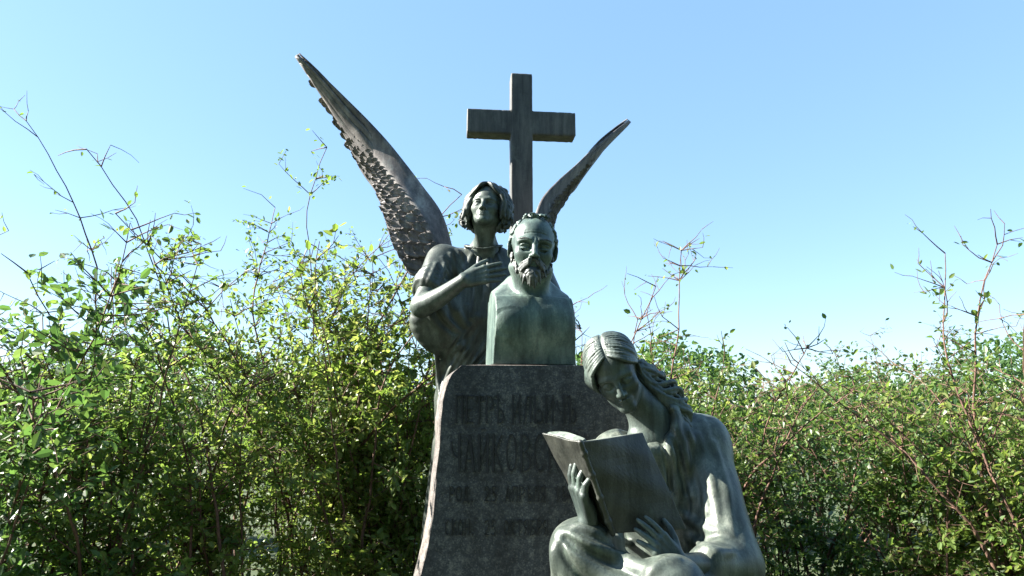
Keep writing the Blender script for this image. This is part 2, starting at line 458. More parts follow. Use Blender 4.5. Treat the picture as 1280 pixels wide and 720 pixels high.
# ------------------------------------------------------------------ STELE (rough-edged granite block)
SY = 2.62
TOPZ = P(640, 455, SY)[2]
def build_stele():
    root = empty('granite_stele', (P(640, 455, SY)[0], SY + 0.2, 0.42),
                 'dark speckled granite stele with rough chipped left edge and worn carved lettering', 'gravestone')
    left = [(576, 456.5), (569, 463), (563, 471), (559, 483), (556, 497), (554.5, 515), (553, 535), (552, 558), (548, 590), (545, 615), (542, 640), (537, 665), (532, 690), (525.5, 718), (516, 760), (508, 820), (505, 900), (503, 990)]
    right = [(812, 990), (812, 820), (811, 700), (809, 620), (803, 565), (790, 525), (768, 494), (748, 474), (738, 463), (731, 457)]
    Lp = spline([P(u, v, SY) for u, v in left], 150)
    Rp = spline([P(u, v, SY) for u, v in right], 80)
    top = np.array([Rp[-1] + (Lp[0] - Rp[-1]) * t for t in np.linspace(0, 1, 40)[1:-1]])
    ol = np.concatenate([Lp, Rp, top])
    nl = len(Lp); n = len(ol)
    ol[:, 1] = SY
    r2 = np.random.default_rng(3)
    def jag(m, sc):
        w = np.zeros(m)
        for fq in (3, 7, 15, 31, 60, 110): w += np.interp(np.linspace(0, fq, m), np.arange(fq + 1), r2.normal(0, 1, fq + 1)) / fq ** 0.62
        return w * sc
    ol[:nl, 0] += jag(nl, 0.004)
    depth = [0, 0.004, 0.03, 0.07, 0.12, 0.2, 0.3, 0.42, 0.45]
    outl = [0, 0.004, 0.018, 0.03, 0.034, 0.036, 0.03, 0.012, 0.0]
    cen = np.array([P(645, 600, SY)[0], 0, 1.2])
    rings = []
    for d, o in zip(depth, outl):
        r = ol.copy(); r[:, 1] = SY + d
        if 0 < d < 0.45:
            r[:nl, 0] -= o * np.clip(np.linspace(0, 8, nl), 0.25, 1) * 1.0 + 0.0
            r[:nl, 0] += jag(nl, 0.0035); r[:nl, 1] += jag(nl, 0.006)
            r[nl:nl + 80, 0] += o * 0.6 + jag(80, 0.004)
            r[nl + 80:, 2] += 0.0015 + jag(n - nl - 80, 0.0012)
        rings.append(r)
    V = np.concatenate(rings)
    ring = np.arange(n); nx = (ring + 1) % n
    qs = []; fm = []
    for k in range(len(rings) - 1):
        qs.append(np.stack([ring + k * n, ring + (k + 1) * n, nx + (k + 1) * n, nx + k * n], 1)); fm += [1] * n
    Rq = np.stack([np.interp(np.linspace(0, 1, nl), np.linspace(0, 1, 80), Rp[::-1][:, c]) for c in range(3)], 1)
    Rq[:, 1] = SY
    nc = 24
    fr = np.array([[ol[i] * (1 - c) + Rq[i] * c for c in np.linspace(0, 1, nc)] for i in range(nl)])
    fr[1:-1, 1:-1, 1] += r2.normal(0, 0.0001, (nl - 2, nc - 2))
    o0 = len(V); V = np.concatenate([V, fr.reshape(-1, 3)])
    i_ = np.arange(nl - 1)[:, None] * nc; j_ = np.arange(nc - 1)[None, :]
    front = np.stack([o0 + i_ + j_, o0 + i_ + nc + j_, o0 + i_ + nc + j_ + 1, o0 + i_ + j_ + 1], -1).reshape(-1, 4)
    back = (np.arange(n) + (len(rings) - 1) * n)[::-1][None, :]
    o = link_mesh('slab', V, [np.concatenate(qs), front, back], [M_STELE, M_CHIP], root, False, fm + [0] * len(front) + [0])
    o['label'] = 'speckled granite slab with a pale chipped rim'
    # worn carved lines of writing
    lines = [('ПЕТРЪ', 569, 529, 35, 60), ('ИЛЬИЧЪ', 640, 529, 35, 80), ('ЧАЙКОВСКІЙ', 562, 590, 47, 172), ('РОД. 25 АПРѢЛЯ 1840', 561, 627, 19, 165), ('СКОН. 25 ОКТЯБРЯ 1893', 556, 669, 19, 170)]
    # letters as raised bars in a unit cell: (x0, y0, x1, y1, weight), upright strokes heavy, cross strokes thin
    B, T = 0.24, 0.11
    V0 = lambda x, a=0.0, b=1.0: (x, a, x, b, B)
    Hh = lambda y, a=0.0, b=1.0: (a, y, b, y, T)
    def arc(x0, x1, y0, y1, a0, a1, n=7, w=0.17):
        cx, cy, rx, ry = (x0 + x1) / 2, (y0 + y1) / 2, (x1 - x0) / 2, (y1 - y0) / 2
        q = [(cx + rx * cos(radians(t)), cy + ry * sin(radians(t))) for t in np.linspace(a0, a1, n)]
        return [(p[0], p[1], r[0], r[1], w) for p, r in zip(q[:-1], q[1:])]
    soft = [V0(.1), *arc(.05, .95, 0, .5, 90, -90)]
    G_ = {'П': [V0(.1), V0(.9), Hh(.95)], 'Е': [V0(.15), Hh(.95), Hh(.5, 0, .75), Hh(.05)], 'Т': [V0(.5), Hh(.95), V0(.05, .78, .95), V0(.95, .78, .95)],
          'Р': [V0(.12), *arc(-.1, .95, .45, .97, 90, -90)], 'Ъ': [V0(.3), Hh(.95, 0, .3), *arc(.1, 1.0, .02, .5, 90, -90)], 'И': [V0(.1), V0(.9), (.1, .08, .9, .92, T)],
          'Л': [V0(.88), (.1, .0, .45, .95, .15), Hh(.95, .4, .95)], 'Ь': [V0(.12), *arc(-.1, .95, .02, .5, 90, -90)], 'Ч': [V0(.88), *arc(.1, 1.1, .4, 1.2, 180, 270)], 'А': [(.05, 0, .45, .97, T), (.95, 0, .5, .97, B), Hh(.33, .2, .8)],
          'Й': [V0(.1), V0(.9), (.1, .08, .9, .92, T), (.3, 1.12, .7, 1.12, .08)], 'К': [V0(.12), (.2, .5, .9, .97, T), (.3, .55, .95, .02, .17)], 'О': arc(.05, .95, .02, .98, 0, 360, 15),
          'В': [V0(.12), *arc(-.2, .85, .53, .97, 90, -90), *arc(-.2, .95, .03, .5, 90, -90)], 'С': arc(.05, 1.0, .02, .98, 50, 310, 11), 'І': [V0(.5), Hh(.97, .25, .75), Hh(.03, .25, .75)],
          'Д': [V0(.8, .1, 1), (.2, .1, .45, .95, .14), Hh(.95, .4, .85), Hh(.08), V0(.04, -.12, .08), V0(.96, -.12, .08)], 'Ѣ': [V0(.3), Hh(.78, 0, .65), *arc(.1, 1.0, .02, .5, 90, -90)],
          'Я': [V0(.88), *arc(.05, 1.1, .45, .97, 90, 270), (.55, .45, .1, .02, .15)], 'Н': [V0(.1), V0(.9), Hh(.5)], 'Б': [V0(.12), Hh(.95), *arc(-.2, .95, .03, .52, 90, -90)],
          '0': arc(.1, .9, .02, .98, 0, 360, 13), '1': [V0(.55), (.3, .75, .5, .95, T)], '2': [*arc(.1, .9, .5, .98, 170, -20), (.85, .6, .12, .06, .14), Hh(.05, .05, .95)], '3': [*arc(.05, .85, .52, .98, 150, -90), *arc(.0, .92, .02, .5, 90, -150)],
          '4': [V0(.7), (.65, .95, .08, .3, T), Hh(.28)], '5': [Hh(.95, .2, .9), (.2, .5, .2, .95, .12), *arc(-.1, .92, .02, .58, 110, -130)], '8': [*arc(.15, .85, .52, .98, 0, 360, 11), *arc(.08, .92, .02, .52, 0, 360, 11)], '9': [*arc(.1, .9, .42, .98, 0, 360, 11), (.88, .65, .5, .02, .15)],
          '.': [(.35, .0, .35, .12, .22)]}
    for txt, u, v, hpx, wpx in lines:
        a = P(u, v, SY); ppm = FPX / (SY * cos(PITCH) + (a[2] - 1.6) * sin(PITCH))
        adv = wpx / ppm / (len(txt) - 0.25); cw = adv * 0.76; ch = hpx / ppm
        Vs = []; Qs = []; nb = 0
        for ci_, chh in enumerate(txt + ' '):
            if chh == ' ' and Vs:
                link_mesh('inscription', np.array(Vs), np.array(Qs), M_LETTER, root, False); Vs = []; Qs = []
            for (x0, y0, x1, y1, w) in G_.get(chh, []):
                p0 = np.array([x0 * cw, y0 * ch]); p1 = np.array([x1 * cw, y1 * ch]); d = p1 - p0; d = d / max(np.linalg.norm(d), 1e-9)
                nrm = np.array([-d[1], d[0]]) * w * min(cw, ch * 0.6) * 0.5
                p0 = p0 - d * 0.0006; p1 = p1 + d * 0.0006
                yf = SY - 0.0042 - 0.00013 * (nb % 13); nb += 1
                o_ = len(Vs)
                for (q, sg) in ((p0, 1), (p0, -1), (p1, -1), (p1, 1)):
                    e = q + nrm * sg; Vs.append((a[0] + ci_ * adv + e[0], SY + 0.004, a[2] + e[1]))
                for (q, sg) in ((p0, 1), (p0, -1), (p1, -1), (p1, 1)):
                    e = q + nrm * sg * 0.8; Vs.append((a[0] + ci_ * adv + e[0], yf, a[2] + e[1]))
                Qs += [(o_ + 4, o_ + 5, o_ + 6, o_ + 7)] + [(o_ + k_, o_ + (k_ + 1) % 4, o_ + 4 + (k_ + 1) % 4, o_ + 4 + k_) for k_ in range(4)]
    return root
build_stele()

# ------------------------------------------------------------------ PLINTH
def rough_block(name, lo, hi, mat, label, cat, seed, amp=0.02, rnd=0.05, h=0.022):
    lo = np.array(lo, float); hi = np.array(hi, float)
    C = Clay(lo - 0.08, hi + 0.08, h)
    C.rbox((lo + hi) / 2, (hi - lo) / 2, None, rnd, 0)
    X, Y, Z = C.ax[0][:, None, None], C.ax[1][None, :, None], C.ax[2][None, None, :]
    r = np.random.default_rng(seed)
    for i in range(7):
        f = r.normal(0, 1, 3) * (6 + 5 * i); C.F += amp / (1 + i * 0.6) * np.sin(f[0] * X + f[1] * Y + f[2] * Z + r.uniform(0, 6))
    V, Q = C.skin()
    o = link_mesh(name, V, Q, mat, None, True)
    return tag(o, label, cat)
rough_block('plinth', (-0.95, 2.0, -0.05), (1.5, 4.25, 0.44), M_ROCK, 'broad rough granite base under the whole monument', 'plinth', 5)
rough_block('rock_seat', (0.28, 2.28, 0.42), (0.95, 3.05, 0.98), M_ROCK, 'rough granite boulder the reading bronze woman sits on', 'rock', 8, 0.02, 0.08)
rough_block('pedestal', (-0.42, 3.14, 0.42), (0.35, 3.98, 0.78), M_ROCK, 'rough granite block behind the stele, under angel and cross', 'pedestal', 11, 0.01, 0.03)

# ------------------------------------------------------------------ CROSS
def build_cross():
    Yc = 3.78
    c = P(651, 157, Yc)
    ppm = FPX / (Yc * cos(PITCH) + (c[2] - 1.6) * sin(PITCH))
    hw = 13.4 / ppm; ztop = P(651, 97, Yc)[2]; zb = 0.76
    rot = Rz(radians(5.5))
    t = 0.055; aw = 67.5 / ppm; z0 = P(651, 172, Yc)[2]; z1 = P(651, 142.5, Yc)[2]
    root = empty('stone_cross', (c[0], Yc, zb), 'tall dark stone latin cross rising behind the angel', 'cross')
    C = Clay((c[0] - aw - 0.05, Yc - 0.2, zb - 0.03), (c[0] + aw + 0.05, Yc + 0.2, ztop + 0.05), 0.006)
    C.rbox((c[0], Yc, (zb + ztop) / 2), (hw, t, (ztop - zb) / 2), rot, 0.005, 0)
    C.rbox((c[0], Yc, (z0 + z1) / 2), (aw, t - 0.003, (z1 - z0) / 2), rot, 0.005, 0.004)
    X, Y, Z = C.ax[0][:, None, None], C.ax[1][None, :, None], C.ax[2][None, None, :]
    C.F += (0.0003 * np.sin(41 * X + 23 * Z) * np.sin(57 * Z - 19 * X + 30 * Y) + 0.0001 * np.sin(140 * X + 60 * Z) * np.sin(120 * Z + 90 * Y)).astype(np.float32)
    r = np.random.default_rng(2)
    for i in range(26):                                # knocks along the edges
        sx, sy = r.choice([-1, 1], 2); e = r.integers(0, 2)
        q = np.array([sx * hw, sy * t, r.uniform(zb + 0.3, ztop)]) if e else np.array([r.uniform(-aw, aw), sy * t, z0 if sx > 0 else z1])
        p = rot @ np.array([q[0], q[1], 0]) + np.array([c[0], Yc, q[2]])
        if (e and z0 - 0.03 < q[2] < z1 + 0.03) or (not e and abs(q[0]) < hw + 0.03): continue
        C.ell(p, r.uniform(0.004, 0.011, 3) * [1, 1, 1.8], None, 0.004, '-')
    C.make('cross_body', M_CROSS, root)
    F = Clay((c[0] - 0.2, Yc - 0.2, zb - 0.05), (c[0] + 0.2, Yc + 0.2, zb + 0.17), 0.008)
    F.rbox((c[0], Yc, zb + 0.05), (hw + 0.05, t + 0.05, 0.07), rot, 0.012, 0)
    F.make('foot_block', M_CROSS, root)
build_cross()

# ------------------------------------------------------------------ BUST
def build_bust():
    Rb = Rz(radians(11))
    base = P(662, 452.5, 2.78); base[2] = TOPZ + 0.002
    root = empty('bronze_bust', base, 'green bronze bust of a bearded man with high forehead on top of the stele', 'bust')
    g = lambda x, y, z: base + Rb @ np.array([x, y, z], float)
    hf = Frame(Rz(radians(4)) @ Rx(radians(2)) @ Ry(radians(5)), 0.272, P(667, 309, 2.66), (0, -0.12, 0.5), 1.06)
    C = Clay(base + np.array([-0.3, -0.26, -0.02]), base + np.array([0.3, 0.3, 0.66]), 0.0031)
    # chest
    C.rbox(g(0, 0.005, 0.118), (0.24, 0.10, 0.146), Rb, 0.03, 0.0)
    C.ell(g(0, -0.02, 0.15), (0.25, 0.115, 0.15), Rb, 0.05)
    C.ell(g(0, -0.005, 0.215), (0.21, 0.105, 0.075), Rb, 0.05)
    for s in (-1, 1):
        C.ell(g(0.08 * s, -0.10, 0.165), (0.075, 0.032, 0.055), Rb, 0.05)
        C.cone(g(0.165 * s, -0.035, 0.262), g(0.028 * s, -0.098, 0.250), 0.009, 0.008, 0.03)     # collar bones
        C.cone(g(0.15 * s, 0.03, 0.225), g(0.05 * s, 0.03, 0.33), 0.05, 0.055, 0.07)          # trapezius
    sculpt_head(C, hf, False, 0.25, g(0.0, 0.0, 0.24), 0.26)
    for s in (-1, 1):                                                                       # neck muscles
        C.cone(hf(0.25 * s, 0.06, 0.2), g(0.025 * s, -0.085, 0.255), 0.016, 0.014, 0.03)
    # forehead wrinkles, nose folds, frown
    for z in (0.66, 0.70, 0.745):
        C.tube([hf(-0.15, -0.285, z), hf(-0.06, -0.33, z + 0.012), hf(0.06, -0.33, z + 0.012), hf(0.15, -0.285, z)], 0.0012, 0.004, '-')
    for s in (-1, 1):
        C.tube([hf(0.065 * s, -0.36, 0.34), hf(0.11 * s, -0.33, 0.28), hf(0.125 * s, -0.30, 0.22)], 0.0025, 0.008, '-')
        C.tube([hf(0.03 * s, -0.37, 0.54), hf(0.022 * s, -0.365, 0.59)], 0.0018, 0.006, '-')
        C.tube([hf(0.07 * s, -0.315, 0.408), hf(0.13 * s, -0.30, 0.395), hf(0.175 * s, -0.26, 0.415)], 0.002, 0.008, '-')
    # trim: straight cut sides, flat foot and back
    X, Y, Z = C.ax[0][:, None, None], C.ax[1][None, :, None], C.ax[2][None, None, :]
    px, py, pz = X - base[0], Y - base[1], Z - base[2]
    lx = Rb[0, 0] * px + Rb[1, 0] * py; ly = Rb[0, 1] * px + Rb[1, 1] * py
    side = np.abs(lx) - (0.166 - 0.035 * np.clip(pz - 0.03, 0, 0.3))
    side = np.where(pz < 0.31, side, -0.1 + 0 * side)
    cut = np.maximum(np.maximum(side, 0.0 - pz), np.where(pz < 0.31, ly - 0.098, -1))
    C.F = np.maximum(C.F, cut.astype(np.float32))
    C.F[:, :, :1] = 0.3
    body = C.make('body', M_BUST, root)
    # hair: short curls round the bald crown
    H = Clay(base + np.array([-0.22, -0.26, 0.24]), base + np.array([0.24, 0.3, 0.68]), 0.0031)
    r = np.random.default_rng(21); S = hf.sc
    cnt = 0
    while cnt < 420:
        v = unit(r.normal(0, 1, 3)); p = np.array([0.318 * v[0], 0.06 + 0.40 * v[1], 0.62 + 0.378 * v[2]])
        if p[2] < 0.36: continue
        front = p[1] < -0.02
        top = p[2] > 0.94 and abs(p[0]) < 0.14 and p[1] > -0.2
        side_ok = p[1] > -0.07 and (abs(p[0]) > 0.2 or p[1] > 0.12)
        if not (top or side_ok): continue
        if p[1] < 0.14 and p[2] < 0.60 and abs(p[0]) > 0.2: continue
        cnt += 1
        t = unit(np.cross(v, r.normal(0, 1, 3)) + np.array([0, 0.5, -0.5])); L = r.uniform(0.03, 0.06)
        off = r.uniform(0.985, 1.008)
        q = np.array([0.318 * v[0], 0.40 * v[1], 0.378 * v[2]]) * off + np.array([0, 0.06, 0.62])
        q2 = q + t * L + v * 0.02; q3 = q2 + unit(np.cross(t, v)) * L * 0.6 - v * 0.01
        H.tube([hf(*q), hf(*q2), hf(*q3)], [0.026 * S, 0.022 * S, 0.011 * S], 0.008 * S)
    for s in (-1, 1):                                                        # fuller side hair over the ears and the front tuft
        for i in range(16):
            a = r.uniform(0, 1); c0 = np.array([s * (0.300 - 0.10 * a * a), -0.04 + r.uniform(-0.03, 0.2), 0.63 + 0.2 * a])
            d = np.array([s * 0.02, r.uniform(-0.05, 0.05), r.uniform(-0.06, 0.06)])
            H.tube([hf(*(c0 - d)), hf(*(c0 + [s * 0.02, 0, 0])), hf(*(c0 + d))], [0.018 * S, 0.024 * S, 0.012 * S], 0.012 * S)
    for i in range(34):
        x_ = r.uniform(-0.17, 0.17); c0 = np.array([x_, r.uniform(-0.16, 0.04), 0.985 - 0.9 * x_ * x_ + r.uniform(-0.012, 0.008)])
        H.tube([hf(*c0), hf(*(c0 + [r.uniform(-.03, .03), -0.025, 0.015])), hf(*(c0 + [r.uniform(-.05, .05), -0.05, -0.005]))], [0.014 * S, 0.016 * S, 0.008 * S], 0.012 * S)
    H.make('hair', M_BUST, root)
    # beard and moustache
    B = Clay(base + np.array([-0.16, -0.3, 0.22]), base + np.array([0.18, 0.12, 0.5]), 0.0028)
    for s in (-1, 1):
        for i in range(7):
            e = r.uniform(-0.02, 0.02)
            B.tube([hf(0.012 * s, -0.385 + 0.006 * i, 0.272 - 0.006 * i), hf(0.07 * s, -0.40, 0.258 - 0.010 * i + e), hf(0.125 * s, -0.36, 0.225 - 0.013 * i + e), hf(0.165 * s, -0.315, 0.215 - 0.02 * i + e)], [0.016 * S, 0.021 * S, 0.018 * S, 0.008 * S], 0.006 * S)
    for i in range(150):
        a = r.uniform(-1.25, 1.25); z = r.uniform(-0.01, 0.14)
        if abs(a) < 0.35 and z > 0.15: continue
        w = 0.155 + 0.05 * z
        p = np.array([w * sin(a), -0.10 - 0.225 * cos(a), 0.04 + z + abs(a) * 0.07])
        out = np.array([sin(a) * 0.5, -cos(a), -0.3])
        L = r.uniform(0.085, 0.15) * (1.3 - 0.72 * abs(a))
        q = p + out * L * 0.45 + np.array([r.uniform(-.02, .02), 0, -L * 0.4])
        q2 = q + np.array([r.uniform(-.045, .045), 0.015, -L * 0.75])
        B.tube([hf(*p), hf(*q), hf(*q2)], [0.032 * S, 0.027 * S, 0.009 * S], 0.007 * S)
    for i in range(110):                                                     # thinner growth up the jaw to the ears
        s = r.choice([-1, 1]); t = r.uniform(0, 1)
        p = np.array([s * (0.185 + 0.085 * t), -0.215 + 0.20 * t, 0.11 + 0.30 * t]) + r.normal(0, 0.020, 3)
        B.tube([hf(*p), hf(*(p + [s * 0.008, -0.008, -0.045]))], [0.019 * S, 0.010 * S], 0.012 * S)
    for s in (-1, 1):                                                        # eyebrows
        for i in range(9):
            t = i / 8; p = np.array([s * (0.04 + 0.16 * t), -0.35 + 0.075 * t ** 2, 0.545 + 0.03 * sin(t * 2.6)])
            B.tube([hf(*p), hf(*(p + [s * 0.03, -0.012, 0.008]))], [0.02 * S, 0.010 * S], 0.008 * S)
    B.make('beard', M_BEARD, root)
build_bust()

# ------------------------------------------------------------------ ANGEL
def build_angel():
    YA = 3.36
    foot = P(604, 500, 3.45); foot[2] = 0.77
    root = empty('bronze_angel', foot, 'bronze winged angel standing behind the stele, one hand on its chest', 'statue')
    hf = Frame(Rz(radians(-10)) @ Rx(radians(-7)) @ Ry(radians(5)), 0.222, P(605, 253.5, 3.17), (0, -0.3, 0.47), 1.14)
    sL, sR = P(553, 325, 3.36), P(664, 330, 3.42)
    neck = P(606, 311, 3.36)
    elb = P(527, 383, 3.16); wr = P(580, 350, 3.04)
    lo = np.array([-0.62, 2.85, 1.55]); hi = np.array([0.34, 3.75, 2.95])
    C = Clay(lo, hi, 0.0036)
    sculpt_head(C, hf, True, 0.1, neck, 0.205)
    for s in (-1, 1):
        C.cone(hf(0.21 * s, 0.05, 0.18), neck + np.array([0.02 * s, -0.07, 0.0]), 0.015, 0.015, 0.03)
    ch = P(606, 372, 3.42)
    C.ell(ch, (0.17, 0.10, 0.2), None, 0.05)
    C.cone(sL + [0.05, 0.02, 0], sR - [0.05, -0.02, 0], 0.07, 0.07, 0.06)
    C.cone(neck, ch + [0, 0, 0.1], 0.055, 0.09, 0.06)
    C.cone(ch, ch - [0, 0, 0.42], 0.13, 0.14, 0.05)
    C.cone(sL, elb, 0.062, 0.05, 0.03)
    C.tube(spline([elb, elb * 0.55 + wr * 0.45 + np.array([0, -0.005, -0.012]), wr], 6), [0.05, 0.051, 0.048, 0.042, 0.036, 0.031], 0.02)
    eL = P(690, 395, 3.40)
    C.cone(sR, eL, 0.062, 0.05, 0.03)
    C.cone(eL, eL + [-0.03, -0.02, -0.26], 0.048, 0.03, 0.03)
    sculpt_hand(C, wr, P(622, 340, 3.05) - wr, (0.05, -1, 0.15), 0.205, [(0.1, 0.12, 0.1), (0.14, 0.14, 0.1), (0.16, 0.14, 0.1), (0.2, 0.16, 0.1)], -1, 0.06, 0.1, 0.6)
    sculpt_hand(C, eL + [-0.03, -0.02, -0.27], (-0.2, -0.2, -1), (1, -0.3, 0), 0.19, [0.3] * 4, 1)
    C.make('body', M_ANGEL, root)
    # hair: wavy, chin-length, falling to both sides
    H = Clay(hf.t + np.array([-0.24, -0.24, -0.10]), hf.t + np.array([0.24, 0.26, 0.34]), 0.0033)
    r = np.random.default_rng(4); S = hf.sc
    H.ell(hf(0, 0.10, 0.63), np.array([0.33, 0.39, 0.385]) * S, hf.R, 0.02)
    H.ell(hf(0, 0.18, 0.35), np.array([0.38, 0.27, 0.38]) * S, hf.R, 0.03)
    for row in range(2):
        for i in range(38):
            ph = -2.35 + 4.7 * (i + r.uniform(-0.3, 0.3)) / 37          # angle from straight back
            sx = sin(ph); sy = cos(ph)
            if row == 1 and abs(ph) > 2.1: continue
            pts = []; rad = []
            endz = r.uniform(0.06, 0.22)
            fq = r.uniform(9, 14); pp = r.uniform(0, 6)
            for s in np.linspace(0.1, 1, 13):
                th = s * 1.75
                if th < 1.35:
                    bx, by, bz = 0.335 * sin(th) * sx, 0.08 + 0.40 * sin(th) * sy, 0.63 + 0.385 * cos(th)
                else:
                    u = (th - 1.35) / 0.4
                    bx, by, bz = 0.335 * sx * (1 + 0.36 * u), 0.08 + 0.40 * sy * (1 + 0.02 * u), 0.63 + 0.385 * cos(1.35) + (endz - 0.71) * u
                if sy < 0 and bz < 0.86:                                # keep the face clear
                    k = min(1, (0.86 - bz) / 0.25)
                    bx = np.sign(sx) * max(abs(bx), 0.215 + 0.12 * k); by = max(by, -0.28 + 0.12 * k)
                w = 0.06 * s * sin(fq * s + pp)
                bx += w * np.sign(sx) * abs(sx) + 0.02 * sin(fq * s * 0.8 + pp); by += w * sy * 0.8
                pts.append(hf(bx, by, bz)); rad.append((0.042 + 0.022 * s) * S if s < 0.95 else 0.022 * S)
            H.tube(pts, rad, 0.012 * S)
    for (x, y, z) in ((-0.43, -0.05, 0.26), (-0.45, 0.0, 0.13), (-0.40, -0.02, 0.08), (0.44, -0.03, 0.33), (0.48, 0.0, 0.20), (0.43, 0.0, 0.10), (-0.40, -0.08, 0.42), (0.41, -0.07, 0.47)):
        for j in range(3):
            a0 = r.uniform(0, 6); q = [hf(x + 0.055 * cos(a0 + t), y + r.uniform(-.02, .02), z + 0.07 * sin(a0 + t)) for t in np.linspace(0, 4.2, 7)]
            H.tube(q, [0.034 * S] * 6 + [0.016 * S], 0.012 * S)
    for s in (-1, 1):
        for i in range(6):
            o = 0.035 * i
            q = spline([(0.012 * s, -0.20 + 1.2 * o, 0.995), (0.10 * s, -0.315 + o, 0.905 + 0.5 * o), (0.225 * s, -0.285 + o, 0.79 + 0.4 * o), (0.315 * s, -0.17 + o, 0.62), (0.37 * s, -0.10 + o, 0.46)], 13)
            q[:, 0] += s * 0.035 * np.sin(np.linspace(0, 10, 13) + 2 * i) * np.linspace(0.3, 1, 13); q[:, 2] += 0.012 * np.sin(np.linspace(0, 11, 13) + i)
            H.tube([hf(*p) for p in q], [0.033 * S] * 11 + [0.030 * S, 0.018 * S], 0.008 * S)
    nc = 0
    while nc < 120:
        v = unit(r.normal(0, 1, 3) * np.array([1.2, 1, 1.1]))
        q = np.array([0.41 * v[0], 0.12 + 0.42 * v[1], 0.46 + 0.56 * v[2]])
        if q[2] < 0.10 or q[2] > 0.96: continue
        if q[1] < 0.05 and abs(q[0]) < 0.30 + 0.06 * (q[2] < 0.7): continue
        nc += 1
        t = unit(np.cross(v, [r.normal(0, .3), r.normal(0, .3), 1])); b = np.cross(v, t)
        rad = r.uniform(0.08, 0.135); a0 = r.uniform(0, 6.28); sg = r.choice([-1, 1])
        pts = [hf(*(q + t * rad * cos(a0 + sg * x) + b * rad * 1.3 * sin(a0 + sg * x) + v * (0.02 + 0.02 * sin(x)))) for x in np.linspace(0, r.uniform(2.6, 4.6), 8)]
        H.tube(pts, [k * S for k in (0.03, 0.046, 0.054, 0.056, 0.054, 0.05, 0.04, 0.02)], 0.006 * S)
    H.make('hair', M_HAIR, root)
    # robe
    G = Clay(np.array([-0.66, 2.88, 0.74]), np.array([0.42, 3.92, 2.42]), 0.0052)
    G.ell(ch + [0, 0, -0.01], (0.205, 0.128, 0.225), None, 0.06)
    G.cone(sL + [0.06, 0.02, -0.03], sR + [-0.06, 0.02, -0.03], 0.08, 0.08, 0.08)
    G.cone(neck + [-0.06, 0.03, -0.045], neck + [0.06, 0.03, -0.045], 0.06, 0.06, 0.05)
    waist = P(594, 436, 3.45); hip = P(588, 500, 3.46)
    G.cone(ch, waist, 0.165, 0.165, 0.08)
    G.cone(waist, hip, 0.165, 0.165, 0.08)
    ft = np.array([hip[0] + 0.03, 3.5, 0.8])
    G.cone(hip, ft, 0.165, 0.27, 0.06)
    # sleeve (viewer's left), turned-up cuff and hanging drape
    cuff = sL * 0.42 + elb * 0.58
    G.cone(sL, cuff, 0.082, 0.076, 0.05)
    ax = unit(elb - sL)
    e1 = unit(np.cross(ax, [0, 1, 0])); e2 = np.cross(ax, e1)
    for off, rr, th in ((0.0, 0.074, 0.015), (0.032, 0.070, 0.013), (-0.036, 0.073, 0.011)):
        ring = [cuff + ax * off + e1 * rr * cos(a) + e2 * rr * sin(a) + ax * 0.012 * sin(2 * a) for a in np.linspace(0, 2 * pi, 25)]
        G.tube(ring, th, 0.012)
    dr = [P(527, 385, 3.26), P(528, 404, 3.3), P(541, 420, 3.33), P(562, 430, 3.36)]
    G.tube(spline(dr, 9), [0.042, 0.05, 0.06, 0.066, 0.07, 0.07, 0.066, 0.06, 0.055], 0.03)
    G.cone(P(545, 372, 3.28), P(560, 420, 3.34), 0.075, 0.10, 0.05)
    G.cone(P(560, 395, 3.32), P(590, 400, 3.36), 0.09, 0.11, 0.06)
    # sleeve on the other side
    G.cone(sR, eL, 0.088, 0.09, 0.05); G.cone(eL, eL + [-0.01, 0, -0.16], 0.09, 0.12, 0.05)
    # gathered cloth at the hip, long folds running down
    G.tube(spline([P(548, 438, 3.36), P(556, 422, 3.3), P(567, 424, 3.27), P(580, 436, 3.26)], 8), [0.02, 0.03, 0.034, 0.034, 0.034, 0.03, 0.026, 0.02], 0.02)
    for px, rr in ([(606, 398), (588, 428), (566, 462), (556, 488), (553, 520)], 0.022), ([(620, 400), (606, 430), (582, 462), (566, 486), (560, 505)], 0.018), ([(596, 396), (574, 424), (556, 452), (549, 480), (550, 505)], 0.018), ([(632, 402), (620, 430), (600, 455)], 0.016), ([(640, 400), (636, 425), (620, 455)], 0.014), ([(545, 440), (547, 465), (552, 500)], 0.014):
        G.fold(px, rr, 0.3, 0.02)
    for px, rr in ([(600, 404), (580, 438), (562, 470), (555, 500)], 0.009), ([(613, 406), (596, 440), (574, 474), (562, 496)], 0.009), ([(588, 402), (566, 434), (552, 464), (550, 490)], 0.008), ([(626, 404), (614, 432), (592, 458)], 0.008):
        G.fold(px, rr, 0.0, 0.014, '-')
    # chest: gathers falling from the neckline, pulls from the armpit, folds below the hand
    for px, rr in ([(591, 318), (584, 334), (578, 360), (574, 390)], 0.010), ([(600, 320), (596, 340), (594, 370), (590, 396)], 0.011), ([(611, 320), (612, 345), (612, 375), (606, 398)], 0.011), ([(620, 318), (628, 340), (631, 370), (630, 398)], 0.011), ([(563, 318), (569, 336), (580, 354)], 0.010), ([(572, 314), (578, 330), (588, 346)], 0.009), ([(553, 322), (558, 338), (566, 352)], 0.009), ([(548, 376), (556, 396), (572, 412)], 0.014), ([(534, 388), (544, 404), (560, 418)], 0.012), ([(566, 370), (574, 392), (584, 408)], 0.013):
        G.fold(px, rr, 0.45, 0.018)
    for px, rr in ([(595, 322), (590, 344), (585, 378)], 0.005), ([(605, 322), (604, 350), (601, 388)], 0.005), ([(616, 320), (621, 348), (621, 388)], 0.005), ([(541, 380), (550, 400), (566, 415)], 0.007), ([(558, 374), (566, 396), (580, 412)], 0.007):
        G.fold(px, rr, 0.0, 0.012, '-')
